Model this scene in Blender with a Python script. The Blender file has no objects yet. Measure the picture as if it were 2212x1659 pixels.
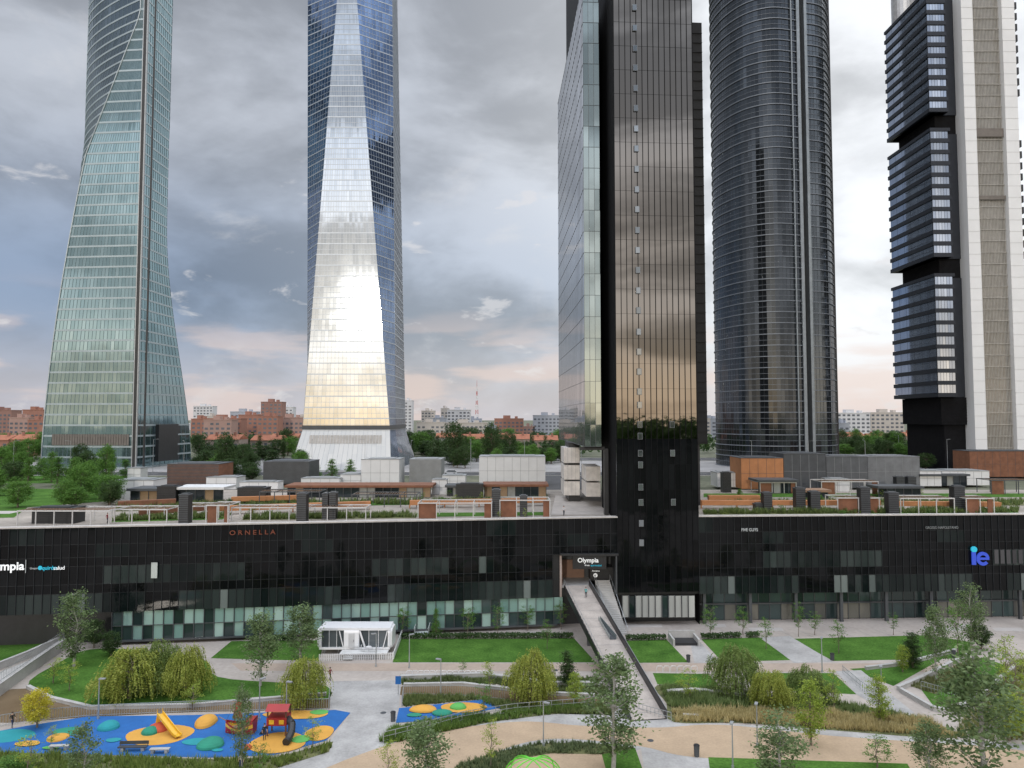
import bpy, math, random
from mathutils import Vector, Matrix
R=random.Random(7)
F=1500.0; CH=35.0; PT=math.atan(75.5/F)
def ray(u,v):
    x=(u-1106)/F; y=(829.5-v)/F
    return x, math.cos(PT)-y*math.sin(PT), math.sin(PT)+y*math.cos(PT)
def P(u,v,z=0.0):
    x,wy,wz=ray(u,v); t=(z-CH)/wz
    return Vector((x*t,wy*t,z))
def at(u,v,Y):
    x,wy,wz=ray(u,v); t=Y/wy
    return Vector((x*t,Y,CH+wz*t))
SC=bpy.context.scene; COL=SC.collection
# ---------------------------------------------------------------- materials
MATS={}
def nodes(name):
    m=bpy.data.materials.new(name); m.use_nodes=True
    nt=m.node_tree; return m,nt,nt.nodes['Principled BSDF']
def M(name,col,rough=.75,metal=0.,var=.18,scale=.6,bump=0.,spec=.5,fine=0.,col2=None):
    if name in MATS: return MATS[name]
    m,nt,b=nodes(name)
    tc=nt.nodes.new('ShaderNodeTexCoord'); no=nt.nodes.new('ShaderNodeTexNoise')
    no.inputs['Scale'].default_value=scale; no.inputs['Detail'].default_value=8; no.inputs['Roughness'].default_value=.65
    nt.links.new(tc.outputs['Object'],no.inputs['Vector'])
    cr=nt.nodes.new('ShaderNodeValToRGB'); cr.color_ramp.elements[0].position=.3; cr.color_ramp.elements[1].position=.7
    lo=[c*(1-var) for c in col]; hi=[min(1,c*(1+var)) for c in (col2 or col)]
    cr.color_ramp.elements[0].color=(*lo,1); cr.color_ramp.elements[1].color=(*hi,1)
    nt.links.new(no.outputs['Fac'],cr.inputs['Fac'])
    out=cr.outputs['Color']
    if fine>0:
        n2=nt.nodes.new('ShaderNodeTexNoise'); n2.inputs['Scale'].default_value=scale*14; n2.inputs['Detail'].default_value=4
        nt.links.new(tc.outputs['Object'],n2.inputs['Vector'])
        mr=nt.nodes.new('ShaderNodeMapRange'); mr.inputs['From Min'].default_value=.3; mr.inputs['From Max'].default_value=.7
        mr.inputs['To Min'].default_value=1-fine; mr.inputs['To Max'].default_value=1+fine
        nt.links.new(n2.outputs['Fac'],mr.inputs['Value'])
        vm=nt.nodes.new('ShaderNodeVectorMath'); vm.operation='SCALE'
        nt.links.new(out,vm.inputs[0]); nt.links.new(mr.outputs[0],vm.inputs['Scale']); out=vm.outputs[0]
    nt.links.new(out,b.inputs['Base Color'])
    b.inputs['Roughness'].default_value=rough; b.inputs['Metallic'].default_value=metal
    b.inputs['Specular IOR Level'].default_value=spec
    if bump>0:
        bp=nt.nodes.new('ShaderNodeBump'); bp.inputs['Strength'].default_value=bump; bp.inputs['Distance'].default_value=.1
        n3=nt.nodes.new('ShaderNodeTexNoise'); n3.inputs['Scale'].default_value=scale*10; n3.inputs['Detail'].default_value=6
        nt.links.new(tc.outputs['Object'],n3.inputs['Vector'])
        nt.links.new(n3.outputs['Fac'],bp.inputs['Height']); nt.links.new(bp.outputs[0],b.inputs['Normal'])
    MATS[name]=m; return m
def MG(name,c0,c1,metal=.9,rough=.06,tilt=.02,spec=.5,wave=0.):
    """facade glass: every pane has its own tint and a tiny tilt"""
    if name in MATS: return MATS[name]
    m,nt,b=nodes(name)
    at_=nt.nodes.new('ShaderNodeAttribute'); at_.attribute_name='rnd'
    mx=nt.nodes.new('ShaderNodeMix'); mx.data_type='RGBA'
    mx.inputs[6].default_value=(*c0,1); mx.inputs[7].default_value=(*c1,1)
    nt.links.new(at_.outputs['Fac'],mx.inputs[0]); nt.links.new(mx.outputs[2],b.inputs['Base Color'])
    wn=nt.nodes.new('ShaderNodeTexWhiteNoise'); wn.noise_dimensions='1D'
    mu=nt.nodes.new('ShaderNodeMath'); mu.operation='MULTIPLY'; mu.inputs[1].default_value=913.7
    nt.links.new(at_.outputs['Fac'],mu.inputs[0]); nt.links.new(mu.outputs[0],wn.inputs['W'])
    sb=nt.nodes.new('ShaderNodeVectorMath'); sb.operation='SUBTRACT'; sb.inputs[1].default_value=(.5,.5,.5)
    nt.links.new(wn.outputs['Color'],sb.inputs[0])
    sc=nt.nodes.new('ShaderNodeVectorMath'); sc.operation='SCALE'; sc.inputs['Scale'].default_value=tilt
    nt.links.new(sb.outputs[0],sc.inputs[0])
    ge=nt.nodes.new('ShaderNodeNewGeometry')
    ad=nt.nodes.new('ShaderNodeVectorMath'); ad.operation='ADD'
    nt.links.new(ge.outputs['Normal'],ad.inputs[0]); nt.links.new(sc.outputs[0],ad.inputs[1])
    last=ad.outputs[0]
    if wave>0:
        tc=nt.nodes.new('ShaderNodeTexCoord'); nz=nt.nodes.new('ShaderNodeTexNoise'); nz.inputs['Scale'].default_value=.18; nz.inputs['Detail'].default_value=2
        nt.links.new(tc.outputs['Object'],nz.inputs['Vector'])
        s2=nt.nodes.new('ShaderNodeVectorMath'); s2.operation='SUBTRACT'; s2.inputs[1].default_value=(.5,.5,.5)
        nt.links.new(nz.outputs['Color'],s2.inputs[0])
        s3=nt.nodes.new('ShaderNodeVectorMath'); s3.operation='SCALE'; s3.inputs['Scale'].default_value=wave
        nt.links.new(s2.outputs[0],s3.inputs[0])
        a2=nt.nodes.new('ShaderNodeVectorMath'); a2.operation='ADD'
        nt.links.new(last,a2.inputs[0]); nt.links.new(s3.outputs[0],a2.inputs[1]); last=a2.outputs[0]
    nn=nt.nodes.new('ShaderNodeVectorMath'); nn.operation='NORMALIZE'; nt.links.new(last,nn.inputs[0])
    nt.links.new(nn.outputs[0],b.inputs['Normal'])
    b.inputs['Metallic'].default_value=metal; b.inputs['Roughness'].default_value=rough; b.inputs['Specular IOR Level'].default_value=spec
    MATS[name]=m; return m
def ML(name,c0,c1):
    """leaves: per-leaf tint, slightly translucent"""
    if name in MATS: return MATS[name]
    m,nt,b=nodes(name)
    ge=nt.nodes.new('ShaderNodeNewGeometry'); mx=nt.nodes.new('ShaderNodeMix'); mx.data_type='RGBA'
    mx.inputs[6].default_value=(*c0,1); mx.inputs[7].default_value=(*c1,1)
    nt.links.new(ge.outputs['Random Per Island'],mx.inputs[0]); nt.links.new(mx.outputs[2],b.inputs['Base Color'])
    b.inputs['Roughness'].default_value=.6; b.inputs['Specular IOR Level'].default_value=.25
    tr=nt.nodes.new('ShaderNodeBsdfTranslucent'); nt.links.new(mx.outputs[2],tr.inputs['Color'])
    ms=nt.nodes.new('ShaderNodeMixShader'); ms.inputs[0].default_value=.4
    nt.links.new(b.outputs[0],ms.inputs[1]); nt.links.new(tr.outputs[0],ms.inputs[2])
    nt.links.new(ms.outputs[0],nt.nodes['Material Output'].inputs['Surface'])
    MATS[name]=m; return m
WHITE=M('white_panel',(.66,.66,.65),.5,var=.06,scale=.3)
FRAMEW=M('white_frame_steel',(.52,.51,.49),.5,var=.06,scale=.3)
BLACK=M('black_metal',(.018,.019,.021),.45,var=.3,scale=.8)
MATB=M('matt_black',(.009,.009,.010),.8,var=.3,scale=.8,spec=.1)
DGREY=M('dark_grey_metal',(.06,.065,.07),.5,var=.2)
GREY=M('grey_metal',(.25,.26,.26),.5,var=.12)
STEEL=M('galvanised_steel',(.38,.40,.41),.4,.5,var=.1)
CONC=M('concrete',(.40,.39,.37),.9,var=.16,scale=.5,fine=.08)
CORTEN=M('corten_steel',(.20,.085,.045),.8,var=.25,scale=.8)
ORANGE=M('orange_cladding',(.44,.19,.075),.7,var=.12)
WOOD=M('wood_deck',(.26,.16,.10),.8,var=.2,scale=1.5)
DGLASS=MG('dark_glass',(.02,.025,.03),(.06,.075,.085),.3,.06,.01)
# ---------------------------------------------------------------- mesh builder
class MB:
    def __init__(s): s.v=[];s.f=[];s.m=[];s.a=[]
    def face(s,pts,mi=0,r=None):
        n=len(s.v); s.v+= [tuple(p) for p in pts]; s.f.append(tuple(range(n,n+len(pts)))); s.m.append(mi); s.a.append(R.random() if r is None else r)
    def box(s,x0,x1,y0,y1,z0,z1,mi=0,r=None):
        if r is None: r=R.random()
        c=[(x0,y0,z0),(x1,y0,z0),(x1,y1,z0),(x0,y1,z0),(x0,y0,z1),(x1,y0,z1),(x1,y1,z1),(x0,y1,z1)]
        n=len(s.v); s.v+=c
        for q in ((0,3,2,1),(4,5,6,7),(0,1,5,4),(1,2,6,5),(2,3,7,6),(3,0,4,7)):
            s.f.append(tuple(n+i for i in q)); s.m.append(mi); s.a.append(r)
    def beam(s,p,q,w,h,mi=0,r=None):
        p=Vector(p);q=Vector(q);d=(q-p).normalized()
        up=Vector((0,0,1)) if abs(d.z)<.95 else Vector((0,1,0))
        sx=d.cross(up).normalized()*w/2; sz=sx.cross(d).normalized()*h/2
        n=len(s.v); r=R.random() if r is None else r
        for o in (p,q):
            for a,b in ((-1,-1),(1,-1),(1,1),(-1,1)): s.v.append(tuple(o+sx*a+sz*b))
        for f in ((0,1,2,3),(7,6,5,4),(0,4,5,1),(1,5,6,2),(2,6,7,3),(3,7,4,0)):
            s.f.append(tuple(n+i for i in f)); s.m.append(mi); s.a.append(r)
    def cyl(s,p,q,r0,r1=None,k=8,mi=0):
        r1=r0 if r1 is None else r1
        p=Vector(p);q=Vector(q);d=(q-p).normalized()
        a=d.orthogonal().normalized(); b=d.cross(a); n=len(s.v)
        for o,rr in ((p,r0),(q,r1)):
            for i in range(k):
                t=2*math.pi*i/k; s.v.append(tuple(o+(a*math.cos(t)+b*math.sin(t))*rr))
        for i in range(k):
            j=(i+1)%k; s.f.append((n+i,n+j,n+k+j,n+k+i)); s.m.append(mi); s.a.append(.5)
        s.f.append(tuple(n+i for i in range(k))[::-1]); s.f.append(tuple(n+k+i for i in range(k))); s.m+=[mi]*2; s.a+=[.5]*2
    def tube(s,pts,r,k=6,mi=0):
        for a,b in zip(pts,pts[1:]): s.cyl(a,b,r,r,k,mi)
    def prism(s,pts,z0,z1,mi=0,mt=None,top=True,bottom=True):
        n=len(pts)
        if top: s.face([(p[0],p[1],z1) for p in pts],mi if mt is None else mt)
        if bottom: s.face([(p[0],p[1],z0) for p in pts][::-1],mi)
        for i in range(n):
            a=pts[i];b=pts[(i+1)%n]; s.face([(a[0],a[1],z0),(b[0],b[1],z0),(b[0],b[1],z1),(a[0],a[1],z1)],mi)
def obj(mb,name,mats,parent=None,origin=None,smooth=False):
    if parent is not None: o=Vector(parent.get('_o',(0,0,0)))
    elif origin is None:
        xs=[v[0] for v in mb.v];ys=[v[1] for v in mb.v];zs=[v[2] for v in mb.v]
        o=Vector(((min(xs)+max(xs))/2,(min(ys)+max(ys))/2,min(zs)))
    else: o=Vector(origin)
    me=bpy.data.meshes.new(name); me.from_pydata([(v[0]-o.x,v[1]-o.y,v[2]-o.z) for v in mb.v],[],mb.f)
    if not isinstance(mats,(list,tuple)): mats=[mats]
    for m in mats: me.materials.append(m)
    me.polygons.foreach_set('material_index',mb.m)
    at_=me.attributes.new('rnd','FLOAT','FACE'); at_.data.foreach_set('value',mb.a)
    if smooth: me.polygons.foreach_set('use_smooth',[True]*len(mb.f))
    me.update()
    ob=bpy.data.objects.new(name,me); COL.objects.link(ob)
    if parent is not None: ob.parent=parent
    else: ob.location=o; ob['_o']=list(o)
    return ob
def tag(o,label,cat,group=None,kind=None):
    if label: o['label']=label
    if cat: o['category']=cat
    if group: o['group']=group
    if kind: o['kind']=kind
    return o
def empty(name,loc,label,cat,group=None):
    e=bpy.data.objects.new(name,None); e.empty_display_size=.5; e.location=loc; e['_o']=list(loc); COL.objects.link(e)
    return tag(e,label,cat,group)
def dup(root,loc,rot=0,scale=(1,1,1),label=None,group=None):
    n=root.copy(); n.location=loc; n.rotation_euler=(0,0,rot); n.scale=scale; COL.objects.link(n)
    if label: n['label']=label
    if group: n['group']=group
    for c in root.children:
        k=c.copy(); k.parent=n; COL.objects.link(k)
        for g in c.children:
            h=g.copy(); h.parent=k; COL.objects.link(h)
    return n
def struct(mb,name,mats):
    o=obj(mb,name,mats,origin=(0,0,0)); o['kind']='structure'; return o
def sheet(name,px,z,mat,zb=0.):
    mb=MB(); mb.face([(*P(u,v,zb).xy,zb+z) for u,v in px]); 
    return struct(mb,name,mat)
def smoothpoly(pts,n=5):
    out=[];k=len(pts)
    for i in range(k):
        p0,p1,p2,p3=pts[i-1],pts[i],pts[(i+1)%k],pts[(i+2)%k]
        for j in range(n):
            t=j/n
            out.append(tuple(.5*((2*p1[c])+(-p0[c]+p2[c])*t+(2*p0[c]-5*p1[c]+4*p2[c]-p3[c])*t*t+(-p0[c]+3*p1[c]-3*p2[c]+p3[c])*t**3) for c in (0,1)))
    return out
def openspline(pts,n=6):
    out=[];k=len(pts)
    for i in range(k-1):
        p0=pts[max(i-1,0)];p1=pts[i];p2=pts[i+1];p3=pts[min(i+2,k-1)]
        for j in range(n):
            t=j/n
            out.append(tuple(.5*((2*p1[c])+(-p0[c]+p2[c])*t+(2*p0[c]-5*p1[c]+4*p2[c]-p3[c])*t*t+(-p0[c]+3*p1[c]-3*p2[c]+p3[c])*t**3) for c in (0,1)))
    out.append(tuple(pts[-1])); return out
def resn(pts,n):
    L=[0]
    for a,b in zip(pts,pts[1:]): L.append(L[-1]+math.dist(a,b))
    out=[]; j=0
    for i in range(n+1):
        d=L[-1]*i/n
        while j<len(L)-2 and L[j+1]<d: j+=1
        t=(d-L[j])/max(1e-6,L[j+1]-L[j]); out.append(tuple(pts[j][c]+(pts[j+1][c]-pts[j][c])*t for c in (0,1)))
    return out
def resample(pts,step):
    return resn(pts,max(1,round(sum(math.dist(a,b) for a,b in zip(pts,pts[1:]))/step)))
def outn(sec,ctr):
    ns=[]
    for i in range(len(sec)):
        a=Vector(sec[max(i-1,0)]);b=Vector(sec[min(i+1,len(sec)-1)]); t=(b-a)
        n=Vector((t.y,-t.x)); n=n.normalized() if n.length>1e-6 else Vector((0,-1))
        if n.dot(Vector(sec[i])-Vector(ctr))<0: n=-n
        ns.append(n)
    return ns
def loft(mb,fn,zs,rf=None,mf=None):
    for k in range(len(zs)-1):
        a=fn(zs[k]);b=fn(zs[k+1])
        for j in range(len(a)-1):
            mb.face([(*a[j],zs[k]),(*a[j+1],zs[k]),(*b[j+1],zs[k+1]),(*b[j],zs[k+1])],mf(k,j) if mf else 0,rf(k,j) if rf else None)
def bands(mb,fn,zs,h,out,ctr,mi=0,shift=0):
    for z in zs:
        s=fn(z+shift); n=outn(s,ctr)
        o=[(p[0]+q[0]*out,p[1]+q[1]*out) for p,q in zip(s,n)]
        for j in range(len(s)-1):
            mb.face([(*o[j],z),(*o[j+1],z),(*o[j+1],z+h),(*o[j],z+h)],mi)
            mb.face([(*s[j],z+h),(*s[j+1],z+h),(*o[j+1],z+h),(*o[j],z+h)],mi)
            mb.face([(*s[j],z),(*s[j+1],z),(*o[j+1],z),(*o[j],z)],mi)
def fins(mb,fn,zs,idx,w,out,ctr,mi=0):
    for k in range(len(zs)-1):
        a=fn(zs[k]);b=fn(zs[k+1]); na=outn(a,ctr); nb=outn(b,ctr)
        for j in idx:
            if j>=len(a): continue
            pa=Vector(a[j]);pb=Vector(b[j]);ta=Vector((-na[j].y,na[j].x))*w/2;tb=Vector((-nb[j].y,nb[j].x))*w/2
            q=[pa-ta,pa-ta+na[j]*out,pa+ta+na[j]*out,pa+ta]; r=[pb-tb,pb-tb+nb[j]*out,pb+tb+nb[j]*out,pb+tb]
            for i in range(3):
                mb.face([(*q[i],zs[k]),(*q[i+1],zs[k]),(*r[i+1],zs[k+1]),(*r[i],zs[k+1])],mi)
def lerp(a,b,t): return a+(b-a)*t
def sst(a,b,x): t=max(0,min(1,(x-a)/(b-a))); return t*t*(3-2*t)
# ---------------------------------------------------------------- camera / world / sun
cam=bpy.data.cameras.new('camera'); co=bpy.data.objects.new('camera',cam); COL.objects.link(co)
co.location=(0,0,CH); co.rotation_euler=(math.radians(90)+PT,0,0); cam.sensor_width=36; cam.lens=36*F/2212; cam.clip_start=1; cam.clip_end=20000
SC.camera=co
SUN=Vector((-.205,-1,.205)).normalized()
sl=bpy.data.lights.new('sun','SUN'); sl.energy=.7; sl.angle=math.radians(2.0); sl.color=(1,.92,.82)
so=bpy.data.objects.new('sun',sl); so.rotation_euler=SUN.to_track_quat('Z','Y').to_euler(); so.location=(0,0,300); COL.objects.link(so)
W=bpy.data.worlds.new('World'); SC.world=W; W.use_nodes=True; nt=W.node_tree; bg=nt.nodes['Background']
def sk(x,s):
    if hasattr(x,'is_output'): nt.links.new(x,s)
    elif isinstance(x,(tuple,list)): s.default_value=(*x,1) if len(x)==3 and s.type=='RGBA' else x
    else: s.default_value=x
def ma(op,a,b=0.,clamp=False):
    n=nt.nodes.new('ShaderNodeMath'); n.operation=op; n.use_clamp=clamp; sk(a,n.inputs[0]); sk(b,n.inputs[1]); return n.outputs[0]
def mr(x,a,b,c=0.,d=1.,smooth=True):
    n=nt.nodes.new('ShaderNodeMapRange'); n.interpolation_type='SMOOTHSTEP' if smooth else 'LINEAR'
    for i,q in enumerate((x,a,b,c,d)): sk(q,n.inputs[i])
    return n.outputs[0]
def mixc(f,a,b,mode='MIX'):
    n=nt.nodes.new('ShaderNodeMix'); n.data_type='RGBA'; n.blend_type=mode; n.clamp_factor=True
    sk(f,n.inputs[0]); sk(a,n.inputs[6]); sk(b,n.inputs[7]); return n.outputs[2]
def scl(c,f):
    n=nt.nodes.new('ShaderNodeVectorMath'); n.operation='SCALE'; sk(c,n.inputs[0]); sk(f,n.inputs['Scale']); return n.outputs[0]
tc=nt.nodes.new('ShaderNodeTexCoord'); sp=nt.nodes.new('ShaderNodeSeparateXYZ'); nt.links.new(tc.outputs['Generated'],sp.inputs[0])
x,y,z=sp.outputs
def noi(vec,scale,det=8,ro=.6,dist=0.):
    n=nt.nodes.new('ShaderNodeTexNoise'); sk(vec,n.inputs['Vector']); n.inputs['Scale'].default_value=scale; n.inputs['Detail'].default_value=det
    n.inputs['Roughness'].default_value=ro; n.inputs['Distortion'].default_value=dist; return n.outputs['Fac']
def comb(a,b,c):
    n=nt.nodes.new('ShaderNodeCombineXYZ'); sk(a,n.inputs[0]);sk(b,n.inputs[1]);sk(c,n.inputs[2]); return n.outputs[0]
zz=ma('MAXIMUM',z,0.); zi=ma('ADD',zz,.6)
n1=noi(comb(ma('DIVIDE',x,zi),ma('DIVIDE',y,zi),5.3),1.5,9,.5,.4)
n2=noi(comb(x,y,ma('MULTIPLY',z,1.9)),3.2,9,.5,.35)
n3=noi(comb(x,y,ma('MULTIPLY',z,2.2)),9.,7,.55,.2)
cl=ma('ADD',ma('MULTIPLY',n1,.3),ma('ADD',ma('MULTIPLY',n2,.55),ma('MULTIPLY',n3,.15)))
front=mixc(mr(x,-.5,.0),(.25,.32,.45),(.48,.53,.62))
front=mixc(mr(x,.02,.36),front,(.88,.90,.93))
front=mixc(mr(z,.16,.40),front,mixc(mr(x,-.2,.32),(.47,.50,.56),(.88,.90,.93)))
front=scl(front,mr(cl,.42,.57,.72,1.24,True))
front=mixc(ma('MULTIPLY',mr(z,.0,.15,1.,0.),.55),front,(.76,.69,.70))
peach=ma('MULTIPLY',mr(noi(comb(x,y,ma('MULTIPLY',z,5.)),4.,6,.5,.2),.47,.6),mr(z,.06,.19,1.,0.))
front=mixc(ma('MULTIPLY',peach,.55),front,(.90,.71,.64))
wisp=mr(noi(comb(x,y,ma('MULTIPLY',z,2.)),4.2,10,.58,.3),.56,.70)
front=mixc(ma('MULTIPLY',wisp,.45),front,(.80,.80,.82))
puff=ma('MULTIPLY',mr(noi(comb(x,y,ma('MULTIPLY',z,2.6)),13.,8,.55,.3),.60,.70),mr(z,.30,.36,1.,0.))
front=mixc(ma('MULTIPLY',puff,.55),front,(.84,.82,.83))
nb=noi(comb(x,y,ma('MULTIPLY',z,4.)),2.8,8,.5,.4)
back=mixc(mr(z,.03,.17),(1.05,.86,.68),(.86,.82,.81))
back=mixc(mr(z,.2,.5),back,(.74,.79,.90))
back=scl(back,mr(nb,.40,.60,.58,1.38,True))
colr=mixc(mr(ma('MULTIPLY',y,-1.),-.25,.25),front,back)
dt=nt.nodes.new('ShaderNodeVectorMath'); dt.operation='DOT_PRODUCT'; nt.links.new(tc.outputs['Generated'],dt.inputs[0]); dt.inputs[1].default_value=SUN
dd=ma('MAXIMUM',dt.outputs['Value'],0.)
glow=ma('MULTIPLY',ma('ADD',ma('MULTIPLY',ma('POWER',dd,420.),.8),ma('MULTIPLY',ma('POWER',dd,16.),.12)),mr(nb,.42,.58,.35,1.2))
colr=mixc(1.,colr,scl((1.,.94,.86),glow),'ADD')
colr=scl(colr,mr(z,.52,.95,1.,4.2))
sky=nt.nodes.new('ShaderNodeTexSky'); sky.sky_type='NISHITA'; sky.sun_disc=False
sky.sun_elevation=math.asin(SUN.z); sky.sun_rotation=math.atan2(SUN.x,SUN.y)
colr=mixc(.1,colr,scl(sky.outputs[0],.1))
nt.links.new(colr,bg.inputs['Color']); bg.inputs['Strength'].default_value=1.0
SC.view_settings.view_transform='Standard'; SC.view_settings.look='None'; SC.view_settings.exposure=0
# ---------------------------------------------------------------- terrain
RZ=17.0; DZ=17.6
PAVE=M('plaza_paving',(.38,.335,.295),.85,var=.2,scale=.12,fine=.08)
TERR=M('rear_terrain',(.07,.09,.045),.95,var=.4,scale=.05,fine=.2,col2=(.12,.12,.08))
mb=MB(); X=9000
for y0,z0,y1,z1,m in ((-3000,0,-20,0,1),(-20,0,132,0,0),(132,0,132.5,RZ,0),(132.5,RZ,420,RZ,1),(420,RZ,9000,RZ,1)):
    mb.face([(-X,y0,z0),(X,y0,z0),(X,y1,z1),(-X,y1,z1)],m)
struct(mb,'ground',[PAVE,TERR])
LAWN=M('lawn_grass',(.045,.115,.018),.95,var=.22,scale=.25,fine=.3,bump=.4,spec=.1,col2=(.070,.15,.026))
ROUGH=M('rough_planting',(.07,.095,.03),.95,var=.4,scale=.8,fine=.35,bump=.6,col2=(.13,.13,.05))
TAN=M('tan_path',(.40,.295,.195),.95,var=.12,scale=.3,fine=.08)
LGREY=M('light_grey_paving',(.345,.335,.32),.85,var=.28,scale=.25,fine=.1)
MUD=M('brown_shallow_water',(.16,.11,.06),.25,var=.2,scale=.2)
ASPH=M('asphalt',(.06,.06,.062),.9,var=.2,scale=.3)
sheet('lawn',[(-60,1388),(122,1386),(55,1425),(-60,1450)],.016,LAWN)
sheet('lawn',smoothpoly([(60,1484),(130,1430),(195,1403),(300,1405),(440,1425),(470,1462),(610,1475),(705,1482),(700,1512),(560,1505),(420,1523),(190,1527)],4),.016,LAWN)
sheet('lawn',[(455,1422),(500,1385),(700,1383),(690,1428)],.016,LAWN)
sheet('lawn',[(862,1380),(1240,1379),(1287,1431),(848,1431)],.016,LAWN)
sheet('lawn',[(1352,1384),(1440,1382),(1487,1431),(1378,1432)],.016,LAWN)
sheet('lawn',[(1515,1381),(1640,1377),(1708,1426),(1560,1430)],.016,LAWN)
sheet('lawn',[(1712,1380),(2010,1372),(2100,1388),(2095,1422),(1800,1428)],.016,LAWN)
sheet('lawn',[(1410,1454),(1530,1456),(1560,1490),(1420,1478)],.016,LAWN)
sheet('lawn',[(1640,1454),(1800,1454),(1850,1500),(1640,1490)],.016,LAWN)
sheet('lawn',[(1835,1445),(1950,1438),(2060,1410),(1930,1482)],.020,LAWN)
sheet('lawn',[(1990,1490),(2120,1420),(2180,1440),(2100,1510),(2020,1530)],.020,LAWN)
sheet('lawn',[(1530,1636),(1960,1650),(2000,1720),(1540,1720)],.024,LAWN)
sheet('footpath',[(232,1398),(340,1378),(470,1378),(440,1412),(500,1440),(620,1452),(700,1456),(705,1470),(620,1474),(480,1464),(430,1424),(300,1404)],.008,PAVE)
sheet('footpath',[(500,1433),(2212,1433),(2212,1452),(520,1449)],.012,M('warm_paving',(.37,.295,.235),.85,var=.15,scale=.15,fine=.06))
sheet('pool',smoothpoly([(-40,1505),(60,1487),(110,1510),(195,1530),(420,1526),(705,1502),(712,1530),(420,1538),(180,1550),(-40,1560)],3),.004,MUD)
sheet('pool',smoothpoly([(870,1482),(1000,1478),(1180,1500),(1290,1505),(1290,1522),(1120,1518),(1000,1500),(872,1504)],3),.004,MUD)
sheet('planting_bed',[(865,1464),(1290,1464),(1320,1500),(1180,1496),(1060,1476),(868,1480)],.008,ROUGH)
sheet('planting_bed',[(870,1506),(1000,1500),(1130,1520),(1300,1522),(1330,1545),(1100,1540),(1030,1512),(872,1526)],.012,ROUGH)
sheet('planting_bed',smoothpoly([(1420,1480),(1560,1492),(1700,1510),(1830,1520),(2000,1555),(2060,1595),(1800,1578),(1600,1562),(1455,1560),(1440,1520)],4),.028,ROUGH)
sheet('planting_bed',[(-60,1622),(450,1640),(600,1636),(720,1602),(710,1625),(560,1672),(500,1720),(-60,1720)],.028,ROUGH)
BED=[(950,1700),(985,1655),(1060,1628),(1160,1606),(1270,1604),(1372,1616),(1300,1630),(1190,1628),(1110,1642),(1060,1700)]
sheet('planting_bed',BED,.028,ROUGH)
sheet('sand_play_area',[(1060,1700),(1110,1642),(1190,1628),(1300,1630),(1325,1725),(1060,1725)],.024,TAN)
sheet('lawn',[(1300,1630),(1372,1616),(1410,1725),(1325,1725)],.028,LAWN)
sheet('planting_bed',[(820,1600),(850,1570),(1040,1545),(1270,1525),(1280,1532),(1060,1560),(840,1606)],.028,ROUGH)
sheet('footpath',[(715,1472),(868,1469),(852,1600),(650,1690),(500,1720),(560,1668),(705,1612),(757,1542),(712,1532)],.016,LGREY)
TANP=smoothpoly([(640,1700),(860,1602),(1100,1560),(1260,1568),(1420,1572),(1560,1566),(1800,1590),(2260,1630),(2260,1710),(1800,1655),(1500,1636),(1380,1612),(1200,1596),(1080,1622),(960,1690)],5)
sheet('footpath',[(835,1600),(1080,1552),(1270,1538),(1370,1520),(1450,1540),(1460,1558),(1700,1570),(2260,1612),(2260,1725),(1400,1725),(1385,1618),(1000,1725),(640,1725),(640,1690)],.012,LGREY)
sheet('footpath',TANP,.020,TAN)
sheet('paved_stair_plaza',[(1805,1450),(1860,1448),(1925,1500),(2000,1560),(1930,1545),(1850,1500)],.024,LGREY)
sheet('footpath',[(1490,1384),(1508,1383),(1555,1432),(1500,1432)],.020,LGREY)
sheet('footpath',[(1642,1377),(1706,1374),(1800,1430),(1715,1432)],.020,LGREY)
PALE=M('pale_slab_paving',(.44,.41,.38),.85,var=.12,scale=.3,fine=.06)
r_=random.Random(3)
for i in range(16):
    u=r_.uniform(250,2150); v=r_.choice((1348,1356,1364)); w=r_.uniform(30,90)
    sheet('paving_slab',[(u,v),(u+w,v),(u+w+(u-1106)*.01,v+7),(u+(u-1106)*.01,v+7)],.005+i*.0002,PALE)
mb=MB()
for i in range(60):
    u=i*42-80
    a=P(u,1362);b=P(u+ (u-1106)*.05,1376); mb.beam((a.x,a.y,.012),(b.x,b.y,.012),.06,.004)
struct(mb,'paving_joint',GREY)
BLUE=M('blue_rubber',(.012,.11,.34),.85,var=.12,scale=.6,fine=.1)
RUB={'y':M('yellow_rubber',(.58,.30,.05),.85,var=.1),'g':M('green_rubber',(.02,.22,.14),.85,var=.15),'o':M('orange_rubber',(.48,.08,.03),.85,var=.1),'l':M('light_green_rubber',(.10,.36,.08),.85,var=.1),'t':M('teal_rubber',(.015,.25,.28),.85,var=.1)}
sheet('playground_surface',[(-60,1590),(60,1568),(190,1548),(420,1545),(725,1534),(757,1540),(705,1600),(590,1632),(450,1637),(-60,1624)],.032,BLUE)
sheet('playground_surface',[(862,1530),(1040,1512),(1088,1528),(940,1556),(855,1562)],.032,BLUE)
zc=.036
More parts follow.
